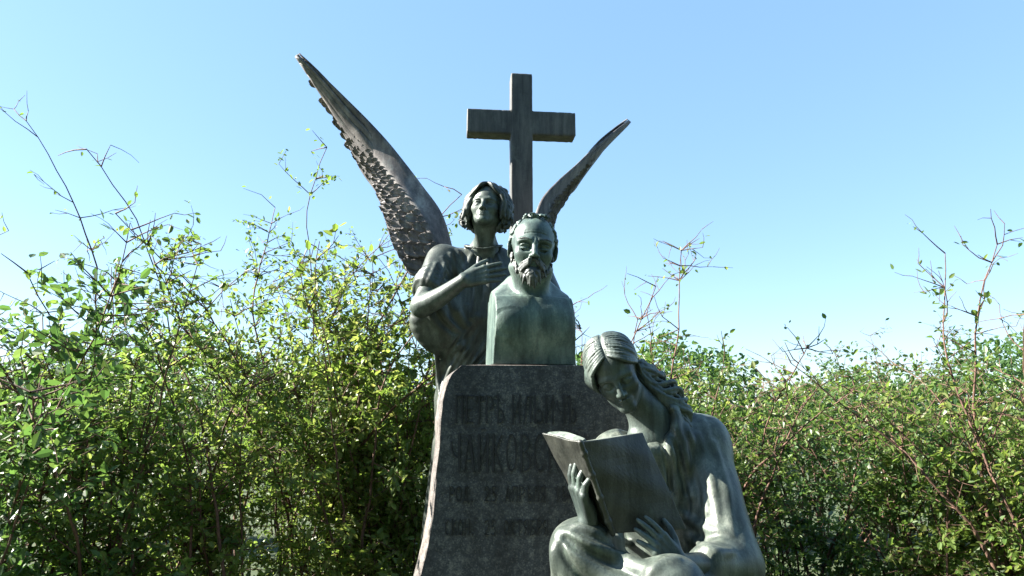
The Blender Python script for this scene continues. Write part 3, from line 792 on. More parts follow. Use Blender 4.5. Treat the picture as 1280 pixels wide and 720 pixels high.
    for px in ([(545, 330), (540, 342), (534, 356)], [(556, 330), (553, 344), (546, 358)], [(538, 330), (531, 344), (528, 356)]):
        G.fold(px, 0.008, 0.4, 0.016, n=9)
    # neckline hollowed out round the neck, with a rim
    G.ell(neck + [-0.005, -0.05, 0.035], (0.088, 0.10, 0.062), Rx(0.5), 0.012, '-')
    G.cone(neck + [0, 0, 0.0], neck + [0, 0, 0.2], 0.07, 0.07, 0.01, '-')
    rim = [neck + np.array([-0.005, -0.040, -0.006]) + np.array([0.092 * cos(a), 0.080 * sin(a), 0.022 * sin(a) + 0.012 * abs(cos(a))]) for a in np.linspace(0, 2 * pi, 29)]
    G.tube(rim, 0.006, 0.014)
    # skirt pleats all round
    X, Y, Z = G.ax[0][:, None, None], G.ax[1][None, :, None], G.ax[2][None, None, :]
    ang = np.arctan2(Y - 3.5, X - hip[0])
    G.F += (0.012 * np.sin(ang * 13 + 1.3 * np.sin(Z * 3)) * np.clip((1.55 - Z) / 0.5, 0, 1)).astype(np.float32)
    G.F += (0.0022 * np.sin(24 * X + 9 * Z + 2 * np.sin(11 * Z)) * np.sin(17 * Y - 31 * Z)).astype(np.float32)
    G.make('robe', M_ROBE, root)
    return root

# ------------------------------------------------------------------ WINGS
def build_wing(root, lead, trail, fs, label, seed):
    """lead / trail: world polylines from the shoulder to the tip"""
    r = np.random.default_rng(seed)
    n = 64
    Lc = spline(lead, n); Tc = spline(trail, n)
    def at(t, c):
        i = np.clip(t, 0, 1) * (n - 1); k = int(min(i, n - 2)); u = i - k
        l = Lc[k] * (1 - u) + Lc[k + 1] * u; tt = Tc[k] * (1 - u) + Tc[k + 1] * u
        return l + (tt - l) * c
    def frame(t, c):
        e = 0.01
        dt = at(min(t + e, 1), c) - at(max(t - e, 0), c); dc = at(t, min(c + 0.05, 1)) - at(t, c - 0.05)
        if np.linalg.norm(dc) < 1e-5: dc = at(0.8, 1) - at(0.8, 0)
        dt = unit(dt); dc = unit(dc); nn = unit(np.cross(dt, dc))
        if nn[1] > 0: nn = -nn
        nn = unit(nn)
        return dt, dc, nn
    def thick(c):
        x = np.clip(c, 0, 1)
        return (0.085 if fs == 1 else 0.03) * np.exp(-((x - 0.40) / 0.20) ** 2) + 0.016 * (1 - x) + 0.004
    V = []; Q = []; off = 0
    # core: closed shell
    nc = 17
    cs = np.concatenate([np.linspace(0, 1, nc), np.linspace(1, 0, nc)[1:-1]])
    sd = np.concatenate([np.ones(nc), -np.ones(nc - 2)])
    m = len(cs)
    for i in range(n):
        t = i / (n - 1); tp = 0.12 + 0.88 * (1 - t) ** 0.9
        for c, s in zip(cs, sd):
            dt, dc, nn = frame(t, c)
            edge = min(1, math.sqrt(max(0, c / 0.10)) if c < 0.10 else 1) * (1 if c < 0.94 else max(0, (1 - c) / 0.06) ** 0.5)
            V.append(at(t, c * 0.97) + nn * s * thick(c) * tp * edge * (1.0 if s > 0 else 0.6))
    for i in range(n - 1):
        for j in range(m):
            Q.append((i * m + j, i * m + (j + 1) % m, (i + 1) * m + (j + 1) % m, (i + 1) * m + j))
    caps = [list(range(m)), list(range((n - 1) * m, n * m))]
    def feather(t, c, L, W, turn, lift, side, domed=0.25, shaft=True, V=V, Q=Q):
        off = len(V); L *= fs; W *= fs; turn *= fs * fs * fs
        dt, dc, nn = frame(t, c); nn = nn * side
        d = unit(dt * cos(turn) + dc * sin(turn)); w = unit(np.cross(nn, d))
        tp = 0.12 + 0.88 * (1 - t) ** 0.9
        base = at(t, c) + nn * (thick(c) * tp * (1 if side > 0 else 0.6) - 0.004)
        nu, nv = 9, 7
        pts = np.zeros((nu, nv, 3))
        for i in range(nu):
            a = i / (nu - 1)
            hw = W * 0.5 * min(1, (0.35 + 2.2 * a)) * math.sqrt(max(0.0, 1 - max(0, (a - 0.55) / 0.45) ** 2.2))
            for j in range(nv):
                b = -1 + 2 * j / (nv - 1)
                edge = max(abs(b) ** 3, max(0, (a - 0.6) / 0.4) ** 3)
                hgt = lift * a + domed * W * (0.6 * edge - 0.35 * abs(b) ** 1.5 + (0.16 * math.exp(-(b / 0.16) ** 2) if shaft else 0))
                pts[i, j] = base + d * (L * a) + w * (hw * b) + nn * hgt
        lowr = pts - nn * 0.007
        V.extend(pts.reshape(-1, 3)); V.extend(lowr.reshape(-1, 3))
        o = off; k = nu * nv
        for i in range(nu - 1):
            for j in range(nv - 1):
                A = o + i * nv + j
                Q.append((A, A + 1, A + nv + 1, A + nv)); Q.append((A + k + nv, A + k + nv + 1, A + k + 1, A + k))
        for i in range(nu - 1):
            for j in (0, nv - 1):
                A = o + i * nv + j; q = (A, A + nv, A + nv + k, A + k); Q.append(q if j == 0 else q[::-1])
        for j in range(nv - 1):
            A = o + (nu - 1) * nv + j; Q.append((A, A + 1, A + 1 + k, A + k))
    Ltot = np.linalg.norm(np.diff(Lc, axis=0), axis=1).sum()
    flights = []
    for side in (1, -1):
        # long flight feathers to the tip
        for i, c in enumerate(np.linspace(0.98, 0.22, 8)):
            t0 = 0.34 + 0.03 * i; Lf = (1.0 - t0) * Ltot * (0.72 + 0.30 * (1 - c))
            t1 = 0.70 + 0.30 * (1 - (c - 0.22) / 0.76) ** 0.8
            fv, fq = [], []
            nu, nv = 15, 5
            for lay in (0, 1):
                for ia in range(nu):
                    a = ia / (nu - 1); t = min(t0 + (t1 - t0) * a, 0.999)
                    dt, dc, nn = frame(t, c); nn = nn * side
                    tp = 0.12 + 0.88 * (1 - t) ** 0.9
                    hw = 0.036 * min(1, 0.3 + 3 * a) * (1 - 0.35 * a) * math.sqrt(max(0.004, 1 - max(0, (a - 0.7) / 0.3) ** 2.2))
                    for j in range(nv):
                        bb = -1 + 2 * j / (nv - 1)
                        fv.append(at(t, c) + dc * hw * bb + nn * (thick(c) * tp * (1 if side > 0 else 0.6) + 0.014 * min(1, 4 * a) - 0.010 + 0.006 * a + 0.008 * (1 - abs(bb)) * (1 - a * 0.5) + 0.004 * bb - 0.006 * lay))
            kk = nu * nv
            for ia in range(nu - 1):
                for j in range(nv - 1):
                    A = ia * nv + j
                    fq.append((A, A + 1, A + nv + 1, A + nv)); fq.append((A + kk + nv, A + kk + nv + 1, A + kk + 1, A + kk))
                for j in (0, nv - 1):
                    A = ia * nv + j; q_ = (A, A + nv, A + nv + kk, A + kk); fq.append(q_ if j == 0 else q_[::-1])
            for j in range(nv - 1):
                A = (nu - 1) * nv + j; fq.append((A, A + 1, A + 1 + kk, A + kk))
            flights.append((np.array(fv), np.array(fq, dtype=np.int32)))
        # big rounded feathers along the trailing edge
        for t in np.arange(0.90, 0.0, -0.036):
            feather(t + r.uniform(-.008, .008), 0.80, 0.14 * (1 - 0.72 * t), 0.085 * (1 - 0.6 * t), 0.75 - 0.4 * t, 0.012, side, 0.32)
        # rows of coverts
        for c, L, W, stp, lift in ((0.80, 0.135, 0.096, 0.080, 0.014), (0.66, 0.125, 0.092, 0.074, 0.015), (0.54, 0.105, 0.077, 0.062, 0.015), (0.44, 0.078, 0.057, 0.046, 0.013), (0.36, 0.052, 0.038, 0.031, 0.011)):
            ts = np.arange(0.86 if c > 0.45 else 0.66, -0.02, -stp * (0.8 if c > 0.45 else 1))
            for t in ts:
                feather(t + r.uniform(-.006, .006) + (0.5 * stp if int(c * 100) % 4 == 2 else 0), c + r.uniform(-.012, .012), L * (1 - 0.72 * t) * r.uniform(0.9, 1.1), W * (1 - 0.68 * t), 0.62 + r.uniform(-.10, .10), lift, side, 0.36, L > 0.05)
    V = np.array(V); Q = np.array(Q, dtype=np.int32)
    o = link_mesh('wing', V, [Q] + [np.array(c)[None, :] for c in caps], M_WING, root, True)
    o['label'] = label
    for fv, fq in flights:
        f = link_mesh('feather', fv, fq, M_WING, root, True); f.parent = o
    return o

angel = build_angel()
lw_lead = [P(568, 318, 3.52), P(553, 268, 3.55), P(528, 232, 3.57), P(506, 203, 3.58), P(485, 177, 3.58), P(462, 152, 3.57), P(438, 128, 3.55), P(405, 96, 3.52), P(372, 68, 3.48)]
lw_trail = [P(533, 344, 3.50), P(509, 316, 3.55), P(498, 288, 3.61), P(488, 264, 3.67), P(475, 238, 3.73), P(458, 216, 3.77), P(439, 188, 3.77), P(405, 128, 3.66), P(370, 69, 3.50)]
build_wing(angel, lw_lead, lw_trail, 1, 'spread wing raised to the left, its scale-like feathers seen from the front', 31)
rw_lead = [P(664, 285, 3.46), P(676, 250, 3.50), P(697, 226, 3.56), P(722, 204, 3.64), P(750, 177, 3.74), P(770, 161, 3.82), P(786, 150, 3.9)]
rw_trail = [P(684, 300, 3.62), P(694, 270, 3.68), P(707, 248, 3.74), P(724, 222, 3.80), P(748, 191, 3.87), P(768, 169, 3.9), P(787, 151, 3.93)]
build_wing(angel, rw_lead, rw_trail, 0.7, 'wing seen almost edge-on, rising to a point on the right', 32)

# ------------------------------------------------------------------ BOOK
ST, SB = P(725.5, 553, 1.97), P(766, 667, 2.06)
TL = P(677, 542, 2.13); TR = P(804, 541, 2.13)
BL, BR = P(735, 655, 2.17), P(860, 662, 2.12)
def build_book():
    up = SB - ST
    root = empty('open_book', (ST + SB) / 2, 'large open bronze book, its covers towards us, held by the seated woman', 'book')
    def slab(name, a, b, e, thick, inset, mat, wav=0.0, inward=None):
        # panel from the spine edge a to the outer edge b, running down along up
        nu, nv = 15, 15
        ex = b - a; nn = unit(np.cross(ex, up));
        if nn[1] < 0: nn = -nn                      # points away from the camera, into the book
        V = []
        for lay in (0, 1):
            for i in range(nu):
                for j in range(nv):
                    s = i / (nu - 1); t = j / (nv - 1)
                    s2 = inset[0] + (1 - inset[0] - inset[1]) * s; t2 = inset[2] + (1 - inset[2] - inset[3]) * t
                    p = (a * (1 - s2) + b * s2) * (1 - t2) + (SB * (1 - s2) + e * s2) * t2
                    p = p + nn * (0.0016 * sin(9 * s2 + 4 * t2 + 2) + 0.0013 * sin(17 * t2 - 6 * s2)) + up * 0.004 * sin(7 * s2 + 1) * (t2 - 0.5) - ex * 0.006 * sin(8 * t2) * s2
                    off = inset[4] + lay * thick * ((0.35 + 0.65 * math.sin(pi * min(1, s * 0.9 + 0.08)) ** 0.6) if wav else 1.0)
                    p = p + nn * (off + (wav * math.sin(pi * s) if wav else 0.006 * (s - 0.5) ** 2))
                    V.append(p)
        k = nu * nv; Q = []
        for i in range(nu - 1):
            for j in range(nv - 1):
                A = i * nv + j
                Q.append((A, A + 1, A + nv + 1, A + nv)); Q.append((A + k + nv, A + k + nv + 1, A + k + 1, A + k))
        def strip(ids):
            for x, y in zip(ids[:-1], ids[1:]): Q.append((x, y, y + k, x + k))
        strip([i * nv for i in range(nu)]); strip([i * nv + nv - 1 for i in range(nu)][::-1])
        strip([(nu - 1) * nv + j for j in range(nv)]); strip([j for j in range(nv)][::-1])
        o = link_mesh(name, np.array(V), np.array(Q), mat, root, False)
        bv = o.modifiers.new('bevel', 'BEVEL'); bv.width = 0.0028; bv.segments = 3; bv.limit_method = 'ANGLE'
        return o
    slab('cover', ST, TL, BL, 0.007, (0.03, 0, 0, 0, 0), M_BOOK)
    slab('cover', ST, TR, BR, 0.007, (0.03, 0, 0, 0, 0), M_BOOK)
    slab('page_block', ST, TL, BL, 0.028, (0.05, 0.05, 0.012, 0.02, 0.0085), M_PAGES, 0.004)
    slab('page_block', ST, TR, BR, 0.028, (0.05, 0.05, 0.012, 0.02, 0.0085), M_PAGES, 0.004)
    # rounded spine
    C = Clay(np.minimum(ST, SB) - 0.05, np.maximum(ST, SB) + 0.05, 0.003)
    C.cone(ST, SB, 0.0085, 0.0085, 0)
    for t in (0.12, 0.35, 0.6, 0.86): C.ell(ST + (SB - ST) * t, 0.0115, None, 0.004)
    C.make('spine', M_BOOK, root)
build_book()

# ------------------------------------------------------------------ READING WOMAN
def build_woman():
    seat = P(850, 800, 2.6); seat[2] = 0.98
    root = empty('seated_bronze_woman', seat, 'bronze woman seated against the stele, head bowed over an open book', 'statue')
    hf = Frame(Rz(radians(-16)) @ Ry(radians(-20)) @ Rx(radians(27)), 0.25, P(771, 474, 2.36), (0, -0.14, 0.46))
    neck = P(817, 524, 2.50)
    sR, sL = P(770, 568, 2.44), P(879, 552, 2.54)      # her right and left shoulder
    eR, wR = P(742, 705, 2.30), P(735, 652, 2.09)
    eL, wL = P(915, 705, 2.32), P(850, 706, 2.04)
    C = Clay(np.array([0.10, 1.86, 0.98]), np.array([0.86, 2.80, 1.96]), 0.0036)
    sculpt_head(C, hf, True, 0.9, neck, 0.225)
    ch = P(832, 625, 2.56)
    C.ell(ch, (0.16, 0.10, 0.2), None, 0.06)
    C.cone(sR, sL, 0.06, 0.06, 0.08)
    C.cone(neck, ch, 0.055, 0.1, 0.08)
    C.cone(sR, eR, 0.055, 0.045, 0.03); C.tube([eR, wR], [0.044, 0.030], 0.02)
    C.cone(sL, eL, 0.055, 0.045, 0.03); C.tube([eL, wL], [0.044, 0.030], 0.02)
    nl = unit(np.cross(TL - ST, SB - ST)); nl = nl if nl[1] < 0 else -nl
    nr = unit(np.cross(TR - ST, SB - ST)); nr = nr if nr[1] < 0 else -nr
    sculpt_hand(C, wR, P(719, 596, 2.05) - wR, nl + np.array([-0.25, 0.1, -0.15]), 0.20, [(0.15, 0.35, 0.3), (0.2, 0.4, 0.35), (0.3, 0.5, 0.4), (0.4, 0.6, 0.4)], -1, 0.05, 0.2, 0.7)
    sculpt_hand(C, wL, P(803, 660, 2.03) - wL, nr + np.array([0.1, -0.1, -0.2]), 0.17, [(0.1, 0.2, 0.2), (0.05, 0.25, 0.2), (0.1, 0.3, 0.2), (0.2, 0.35, 0.2)], 1, 0.07, 0.2, 0.8)
    C.make('body', M_WOMAN, root)
    # hair: combed back from a middle parting, one thick lock down the back and shoulder
    S = hf.sc; r = np.random.default_rng(9)
    H = Clay(hf.t + np.array([-0.24, -0.26, -0.24]), hf.t + np.array([0.36, 0.34, 0.36]), 0.0027)
    H.ell(hf(0, 0.10, 0.645), np.array([0.338, 0.405, 0.385]) * S, hf.R, 0.02)
    for s in (-1, 1):
        nS = 27
        for i in range(nS):
            phi = radians(54 - 122 * i / (nS - 1))
            s0 = np.array([0.02 * s, -sin(phi), cos(phi)]); s0 /= np.linalg.norm(s0)
            e0 = unit([0.36 / 0.338 * s, (0.06 + 0.16 * i / nS) / 0.405, (0.40 - 0.645) / 0.385])
            om = math.acos(float(np.clip(s0 @ e0, -1, 1)))
            pts = []; rad = []
            for t in np.linspace(0, 1, 16):
                q = (s0 * sin((1 - t) * om) + e0 * sin(t * om)) / sin(om)
                fw = max(0.0, 1 - i / 9.0)
                sc = 1.01 + 0.085 * sin(pi * t) ** 0.7 + 0.016 * sin(8 * t + 2.3 * i + s) * sin(pi * t) + 0.012 * sin(5.3 * i)
                pts.append(hf(0.33 * sc * q[0], 0.10 + 0.40 * sc * q[1] - 0.075 * fw * sin(pi * min(1, 1.35 * t)) + 0.012 * sin(10 * t + 1.3 * i) * sin(pi * t), 0.645 + 0.385 * sc * q[2]))
                rad.append((0.017 + (0.010 + 0.004 * sin(3.7 * i)) * sin(pi * t)) * S)
            H.tube(pts, rad, 0.003 * S)
    H.tube([hf(0, 0.10 - 0.42 * sin(a), 0.645 + 0.405 * cos(a)) for a in np.radians(np.linspace(56, -35, 12))], 0.016 * S, 0.012 * S, '-')
    for i in range(5):                                                     # locks by her temple against the stone
        x = -0.30 - 0.022 * i
        H.tube([hf(*p) for p in spline([(x + 0.05, -0.24 + 0.03 * i, 0.74), (x, -0.25 + 0.04 * i, 0.60), (x - 0.015, -0.22 + 0.05 * i, 0.48), (x + 0.02, -0.19 + 0.05 * i, 0.36)], 9)], [0.02 * S, 0.028 * S, 0.032 * S, 0.034 * S, 0.034 * S, 0.032 * S, 0.028 * S, 0.02 * S, 0.008 * S], 0.006 * S)
    H.ell(hf(0.05, 0.42, 0.42), np.array([0.2, 0.16, 0.2]) * S, hf.R, 0.03)
    base = [P(799, 458, 2.46), P(811, 471, 2.47), P(825, 483, 2.47), P(840, 494, 2.47), P(852, 512, 2.47), P(858, 540, 2.47)]
    for i in range(26):
        a = r.uniform(0, 6.28); rr = r.uniform(0.008, 0.030)
        q = spline(base, 16)
        for j in range(16):
            t = j / 15; aa = a + 5.0 * t
            q[j] += np.array([cos(aa) * rr, sin(aa) * rr * 0.8, sin(aa) * rr]) * (0.7 + 0.9 * math.sin(pi * t)) + np.array([0.006 * sin(9 * t + i), 0, 0.008 * cos(11 * t + i)])
        H.tube(q, [0.0085] * 14 + [0.007, 0.0035], 0.003)
    H.make('hair', M_WOMAN, root)
    # dress
    G = Clay(np.array([0.06, 1.76, 0.42]), np.array([1.02, 2.98, 1.66]), 0.005)
    G.ell(ch + [0.0, 0.02, 0.0], (0.195, 0.125, 0.22), None, 0.06)
    G.cone(sR + [0.01, 0.02, -0.01], sL + [-0.01, 0.02, -0.01], 0.078, 0.08, 0.08)
    hipc = P(852, 775, 2.6)
    G.cone(P(834, 524, 2.55), sL, 0.05, 0.078, 0.06)
    G.cone(ch, hipc, 0.15, 0.2, 0.1)
    G.cone(sL, eL, 0.085, 0.095, 0.05); G.cone(eL, eL * 0.5 + wL * 0.5, 0.085, 0.06, 0.04)
    G.cone(sR, eR, 0.08, 0.075, 0.05); G.cone(eR, eR * 0.6 + wR * 0.4, 0.06, 0.045, 0.04)
    k1 = P(727, 689, 2.12); k2 = P(838, 742, 1.99)
    h1 = P(812, 790, 2.52); h2 = P(892, 785, 2.52)
    G.cone(h1, k1, 0.12, 0.088, 0.05); G.cone(h2, k2, 0.12, 0.09, 0.06)
    f1 = np.array([k1[0] + 0.02, 2.17, 0.47]); f2 = np.array([k2[0] - 0.02, 2.03, 0.47])
    G.cone(k1, f1, 0.085, 0.13, 0.05); G.cone(k2, f2, 0.09, 0.13, 0.06)
    G.cone(k1 * 0.5 + h1 * 0.5, k2 * 0.6 + h2 * 0.4, 0.085, 0.085, 0.1)
    G.cone((k1 + k2) / 2 - [0, 0, 0.05], (f1 + f2) / 2, 0.07, 0.1, 0.08)
    # the bodice covers chest and shoulder up to the neckline
    nlx, nlv = [784, 800, 814, 826, 836, 846, 900], [552, 542, 531, 518, 503, 494, 494]
    for u in range(787, 902, 5):
        v0 = np.interp(u, nlx, nlv)
        for v in np.arange(v0 + 2, 660, 7):
            p = C.hit(u, v)
            if p is not None and p[1] > 2.3: G.ell(p, 0.017, None, 0.03)
    rimp = [C.hit(u, np.interp(u, nlx, nlv)) for u in np.linspace(785, 846, 22)]
    rimp = np.array([p for p in rimp if p is not None])
    if len(rimp) > 4:
        for _ in range(3): rimp[1:-1] = 0.25 * rimp[:-2] + 0.5 * rimp[1:-1] + 0.25 * rimp[2:]
        G.tube(rimp + unit(EYE - rimp[len(rimp) // 2]) * 0.008, 0.0125, 0.008)
    # cloth pulled tight over the knee: ridges sweeping down to the right
    for px, rr in ([(701, 664), (722, 672), (750, 684), (785, 699), (812, 712)], 0.016), ([(697, 672), (708, 688), (732, 708), (765, 728), (800, 745)], 0.014), ([(694, 684), (699, 704), (712, 735), (735, 765)], 0.014), ([(718, 658), (752, 668), (785, 680), (806, 690)], 0.013), ([(692, 690), (694, 720), (698, 760)], 0.012), ([(800, 716), (806, 704), (804, 694)], 0.012), ([(812, 722), (826, 705), (845, 700)], 0.014):
        G.fold(px, rr, 0.45, 0.022)
    for px, rr in ([(707, 673), (728, 688), (765, 706), (795, 720)], 0.008), ([(700, 682), (712, 706), (738, 732), (760, 745)], 0.008), ([(722, 663), (750, 676), (785, 690)], 0.006):
        G.fold(px, rr, 0.1, 0.016, '-')
    # neckline
    G.ell(neck + [-0.045, -0.09, 0.0], (0.105, 0.11, 0.085), Rx(0.5), 0.01, '-')
    G.fold([(792, 552), (804, 545), (820, 534), (832, 521), (840, 510)], 0.010, 0.1, 0.006, taper=False)
    # shoulder and sleeve folds
    for px, rr in ([(846, 505), (842, 535), (832, 580), (822, 625)], 0.013), ([(856, 507), (856, 545), (850, 600), (842, 640)], 0.013), ([(866, 512), (872, 550), (872, 610), (868, 650)], 0.013), ([(876, 520), (886, 560), (890, 615)], 0.012), ([(812, 548), (814, 575), (814, 605)], 0.010), ([(820, 552), (826, 580), (830, 612)], 0.010), ([(832, 540), (840, 570), (846, 612)], 0.012), ([(845, 532), (856, 570), (866, 620)], 0.013), ([(858, 536), (874, 580), (886, 640)], 0.013), ([(872, 545), (890, 600), (900, 660)], 0.013), ([(892, 555), (906, 610), (914, 670)], 0.013), ([(850, 640), (880, 660), (905, 665)], 0.014), ([(860, 670), (890, 690), (915, 690)], 0.012):
        G.fold(px, rr, 0.25, 0.020)
    for px, rr in ([(826, 548), (834, 578), (838, 612)], 0.006), ([(839, 538), (849, 572), (857, 616)], 0.007):
        G.fold(px, rr, 0.0, 0.014, '-')
    X, Y, Z = G.ax[0][:, None, None], G.ax[1][None, :, None], G.ax[2][None, None, :]
    G.F += (0.0028 * np.sin(30 * X + 12 * Z + 3 * np.sin(9 * Z)) * np.sin(21 * Y - 26 * Z)).astype(np.float32)
    G.F += (0.010 * np.sin(46 * X + 4 * np.sin(4 * Z)) * np.clip((1.0 - Z) / 0.25, 0, 1)).astype(np.float32)
    G.make('dress', M_DRESS, root)
build_woman()

# ------------------------------------------------------------------ SHRUBS
def tubes_mesh(paths, sides=5):
    V = []; Q = []; off = 0
    for pts, r0, r1 in paths:
        pts = np.asarray(pts); n = len(pts)
        d = np.gradient(pts, axis=0); d /= np.maximum(np.linalg.norm(d, axis=1), 1e-9)[:, None]
        ref = np.array([0.31, 0.77, 0.55])
        a = np.cross(d, ref); a /= np.maximum(np.linalg.norm(a, axis=1), 1e-9)[:, None]; b = np.cross(d, a)
        rr = np.linspace(r0, r1, n)[:, None]
        ring = [pts + rr * (a * cos(t) + b * sin(t)) for t in np.linspace(0, 2 * pi, sides, endpoint=False)]
        V.append(np.stack(ring, 1).reshape(-1, 3))
        i = np.arange(n - 1)[:, None] * sides; j = np.arange(sides)[None, :]; j2 = (j + 1) % sides
        Q.append(np.stack([off + i + j, off + i + j2, off + i + sides + j2, off + i + sides + j], -1).reshape(-1, 4))
        off += n * sides
    return np.concatenate(V), np.concatenate(Q)

def leaves_mesh(pos, dirs, up, size, g):
    n = len(pos)
    d = dirs / np.linalg.norm(dirs, axis=1)[:, None]
    w = np.cross(d, up); w /= np.maximum(np.linalg.norm(w, axis=1), 1e-6)[:, None]
    nn = np.cross(w, d)
    L = size[:, None]; W = L * g.uniform(0.24, 0.34, n)[:, None]; fo = g.uniform(0.0, 0.5, n)[:, None]; cv = g.uniform(-0.05, 0.3, n)[:, None]
    def pt(a, b): return pos + d * L * a + w * W * b + nn * (abs(b) * W * fo - L * cv * a * a)
    V = np.stack([pt(0, 0), pt(0.30, 0.9), pt(0.68, 0.8), pt(1.0, 0.0), pt(0.68, -0.8), pt(0.30, -0.9)], 1).reshape(-1, 3)
    o = np.arange(n)[:, None] * 6
    Q = np.concatenate([o + np.array([0, 1, 2, 3]), o + np.array([0, 3, 4, 5])])
    return V, Q

def grow(g, p, d, length, step, wob, upw, droop=0.0):
    pts = [p.copy()]; d = unit(d)
    for i in range(max(2, int(length / step))):
        d = unit(d + g.normal(0, wob, 3) + np.array([0, 0, upw]) - np.array([0, 0, droop]) * (i * step / max(length, 1e-6)) ** 2)
        p = p + d * step; pts.append(p.copy())
    return np.array(pts)

def shrub(name, base, height, nstem, spread, leaf, dens, mat, label, cat, group, seed, lean=(0, 0), bare_top=0.35, low=0.15, arch=0.02, lsize=0.042):
    g = np.random.default_rng(seed)
    lsize = lsize * g.uniform(0.82, 1.22)
    base = np.array([base[0], base[1], 0.0])
    root = empty(name, base, label, cat, group)
    paths = []; lp = []; ld = []
    for s in range(nstem):
        a = g.uniform(0, 2 * pi); d0 = np.array([cos(a) * spread * g.uniform(0.1, 1), sin(a) * spread * g.uniform(0.1, 1), 1.0]) + np.array([lean[0], lean[1], 0])
        b = base + np.array([g.normal(0, 0.14), g.normal(0, 0.14), -0.02])
        hL = height * g.uniform(0.72, 1.06)
        st = grow(g, b, d0, hL, 0.11, 0.085, arch, 0.10)
        paths.append((st, 0.012 * g.uniform(0.7, 1.4), 0.0025))
        n = len(st)
        for i in range(2, n):
            f = i / n
            if f < low: continue
            nb = g.poisson(1.25 if f < 0.85 else 1.6)
            for _ in range(nb):
                a = g.uniform(0, 2 * pi); out = np.array([cos(a), sin(a), g.uniform(0.0, 0.9)])
                bl = g.uniform(0.15, 0.55) * (1.15 - 0.6 * f)
                br = grow(g, st[i], out, bl, 0.07, 0.16, 0.02)
                paths.append((br, 0.004, 0.0014))
                tw = [br]
                for k in range(1, len(br)):
                    if g.random() < 0.5:
                        dd = unit(br[k] - br[k - 1]) + g.normal(0, 0.7, 3)
                        t2 = grow(g, br[k], dd, g.uniform(0.07, 0.2), 0.05, 0.2, 0.02)
                        paths.append((t2, 0.0022, 0.0010)); tw.append(t2)
                keep = dens * (1.0 if f < 1 - bare_top else max(0.06, 1 - (f - (1 - bare_top)) / bare_top * 0.9))
                for t in tw:
                    for k in range(len(t)):
                        m = g.poisson(2.7 * keep)
                        for _ in range(m):
                            lp.append(t[k] + g.normal(0, 0.012, 3)); ld.append(unit(t[-1] - t[0] + 1e-6) * 0.5 + g.normal(0, 0.6, 3) + np.array([0, 0, -0.1]))
    V, Q = tubes_mesh(paths, 4)
    o = link_mesh('stems', V, Q, M_BARK, root, True)
    lp = np.array(lp); ld = np.array(ld)
    up = np.array([0, 0, 1.0]) + g.normal(0, 0.55, (len(lp), 3))
    V, Q = leaves_mesh(lp, ld, up, lsize * g.uniform(0.55, 1.25, len(lp)), g)
    link_mesh('foliage', V, Q, mat, root, False)
    return len(lp)

GL = 'shrubs left of the monument'; GR = 'shrubs right of the monument'; GB = 'sparse shrubs behind the monument'
tot = 0
def gx(u, Y): return P(u, 520, Y)[0]
# (pixel column, distance, height, stems, spread, density, material, seed, bare_top, label)
left = [
    (482, 4.55, 2.9, 18, 0.16, 1.2, M_LEAF_PALE, 101, 0.25, 'leafy green shrub directly beside the angel, right under its raised wing'),
    (425, 4.7, 3.3, 17, 0.17, 1.05, M_LEAF, 102, 0.30, 'sunlit shrub with thin whips below the wing tip'),
    (325, 4.2, 2.35, 12, 0.22, 1.05, M_LEAF_PALE, 103, 0.4, 'full mid-green shrub in the middle of the left thicket'),
    (225, 3.9, 2.25, 12, 0.22, 1.05, M_LEAF, 104, 0.45, 'loose green shrub left of the thicket middle'),
    (115, 3.6, 2.45, 12, 0.22, 1.05, M_LEAF, 105, 0.45, 'tall shrub with bare twigs at the top, second from the left edge'),
    (0, 3.4, 2.6, 12, 0.22, 1.05, M_LEAF_DARK, 106, 0.4, 'tall dark shrub at the far left edge'),
    (538, 5.0, 2.65, 11, 0.16, 1.0, M_LEAF, 107, 0.3, 'green shrub standing close behind the angel, left of the stele edge'),
]
for u, Y, h, ns, sp, dn, mt, sd, bt, lb in left:
    tot += shrub('shrub', (gx(u, Y), Y), h, ns, sp, None, dn, mt, lb, 'shrub', GL, sd, bare_top=bt)
right = [
    (812, 5.0, 2.05, 12, 0.20, 1.0, M_LEAF_PALE, 201, 0.25, 'bright yellow-green shrub just behind the bowed head of the seated woman'),
    (905, 4.8, 1.95, 12, 0.2, 1.0, M_LEAF, 202, 0.3, 'green shrub right behind the shoulder of the seated woman'),
    (1010, 4.9, 1.75, 12, 0.2, 1.0, M_LEAF_DARK, 203, 0.3, 'lowest dark shrub in the row on the right'),
    (1115, 4.6, 1.85, 12, 0.2, 1.0, M_LEAF, 204, 0.3, 'mid-green shrub second from the right edge'),
    (1225, 4.3, 2.05, 13, 0.2, 1.0, M_LEAF_PALE, 205, 0.3, 'yellow-green shrub at the right edge, taller than its neighbour'),
]
for u, Y, h, ns, sp, dn, mt, sd, bt, lb in right:
    tot += shrub('shrub', (gx(u, Y), Y), h, ns, sp, None, dn, mt, lb, 'shrub', GR, sd, bare_top=bt)
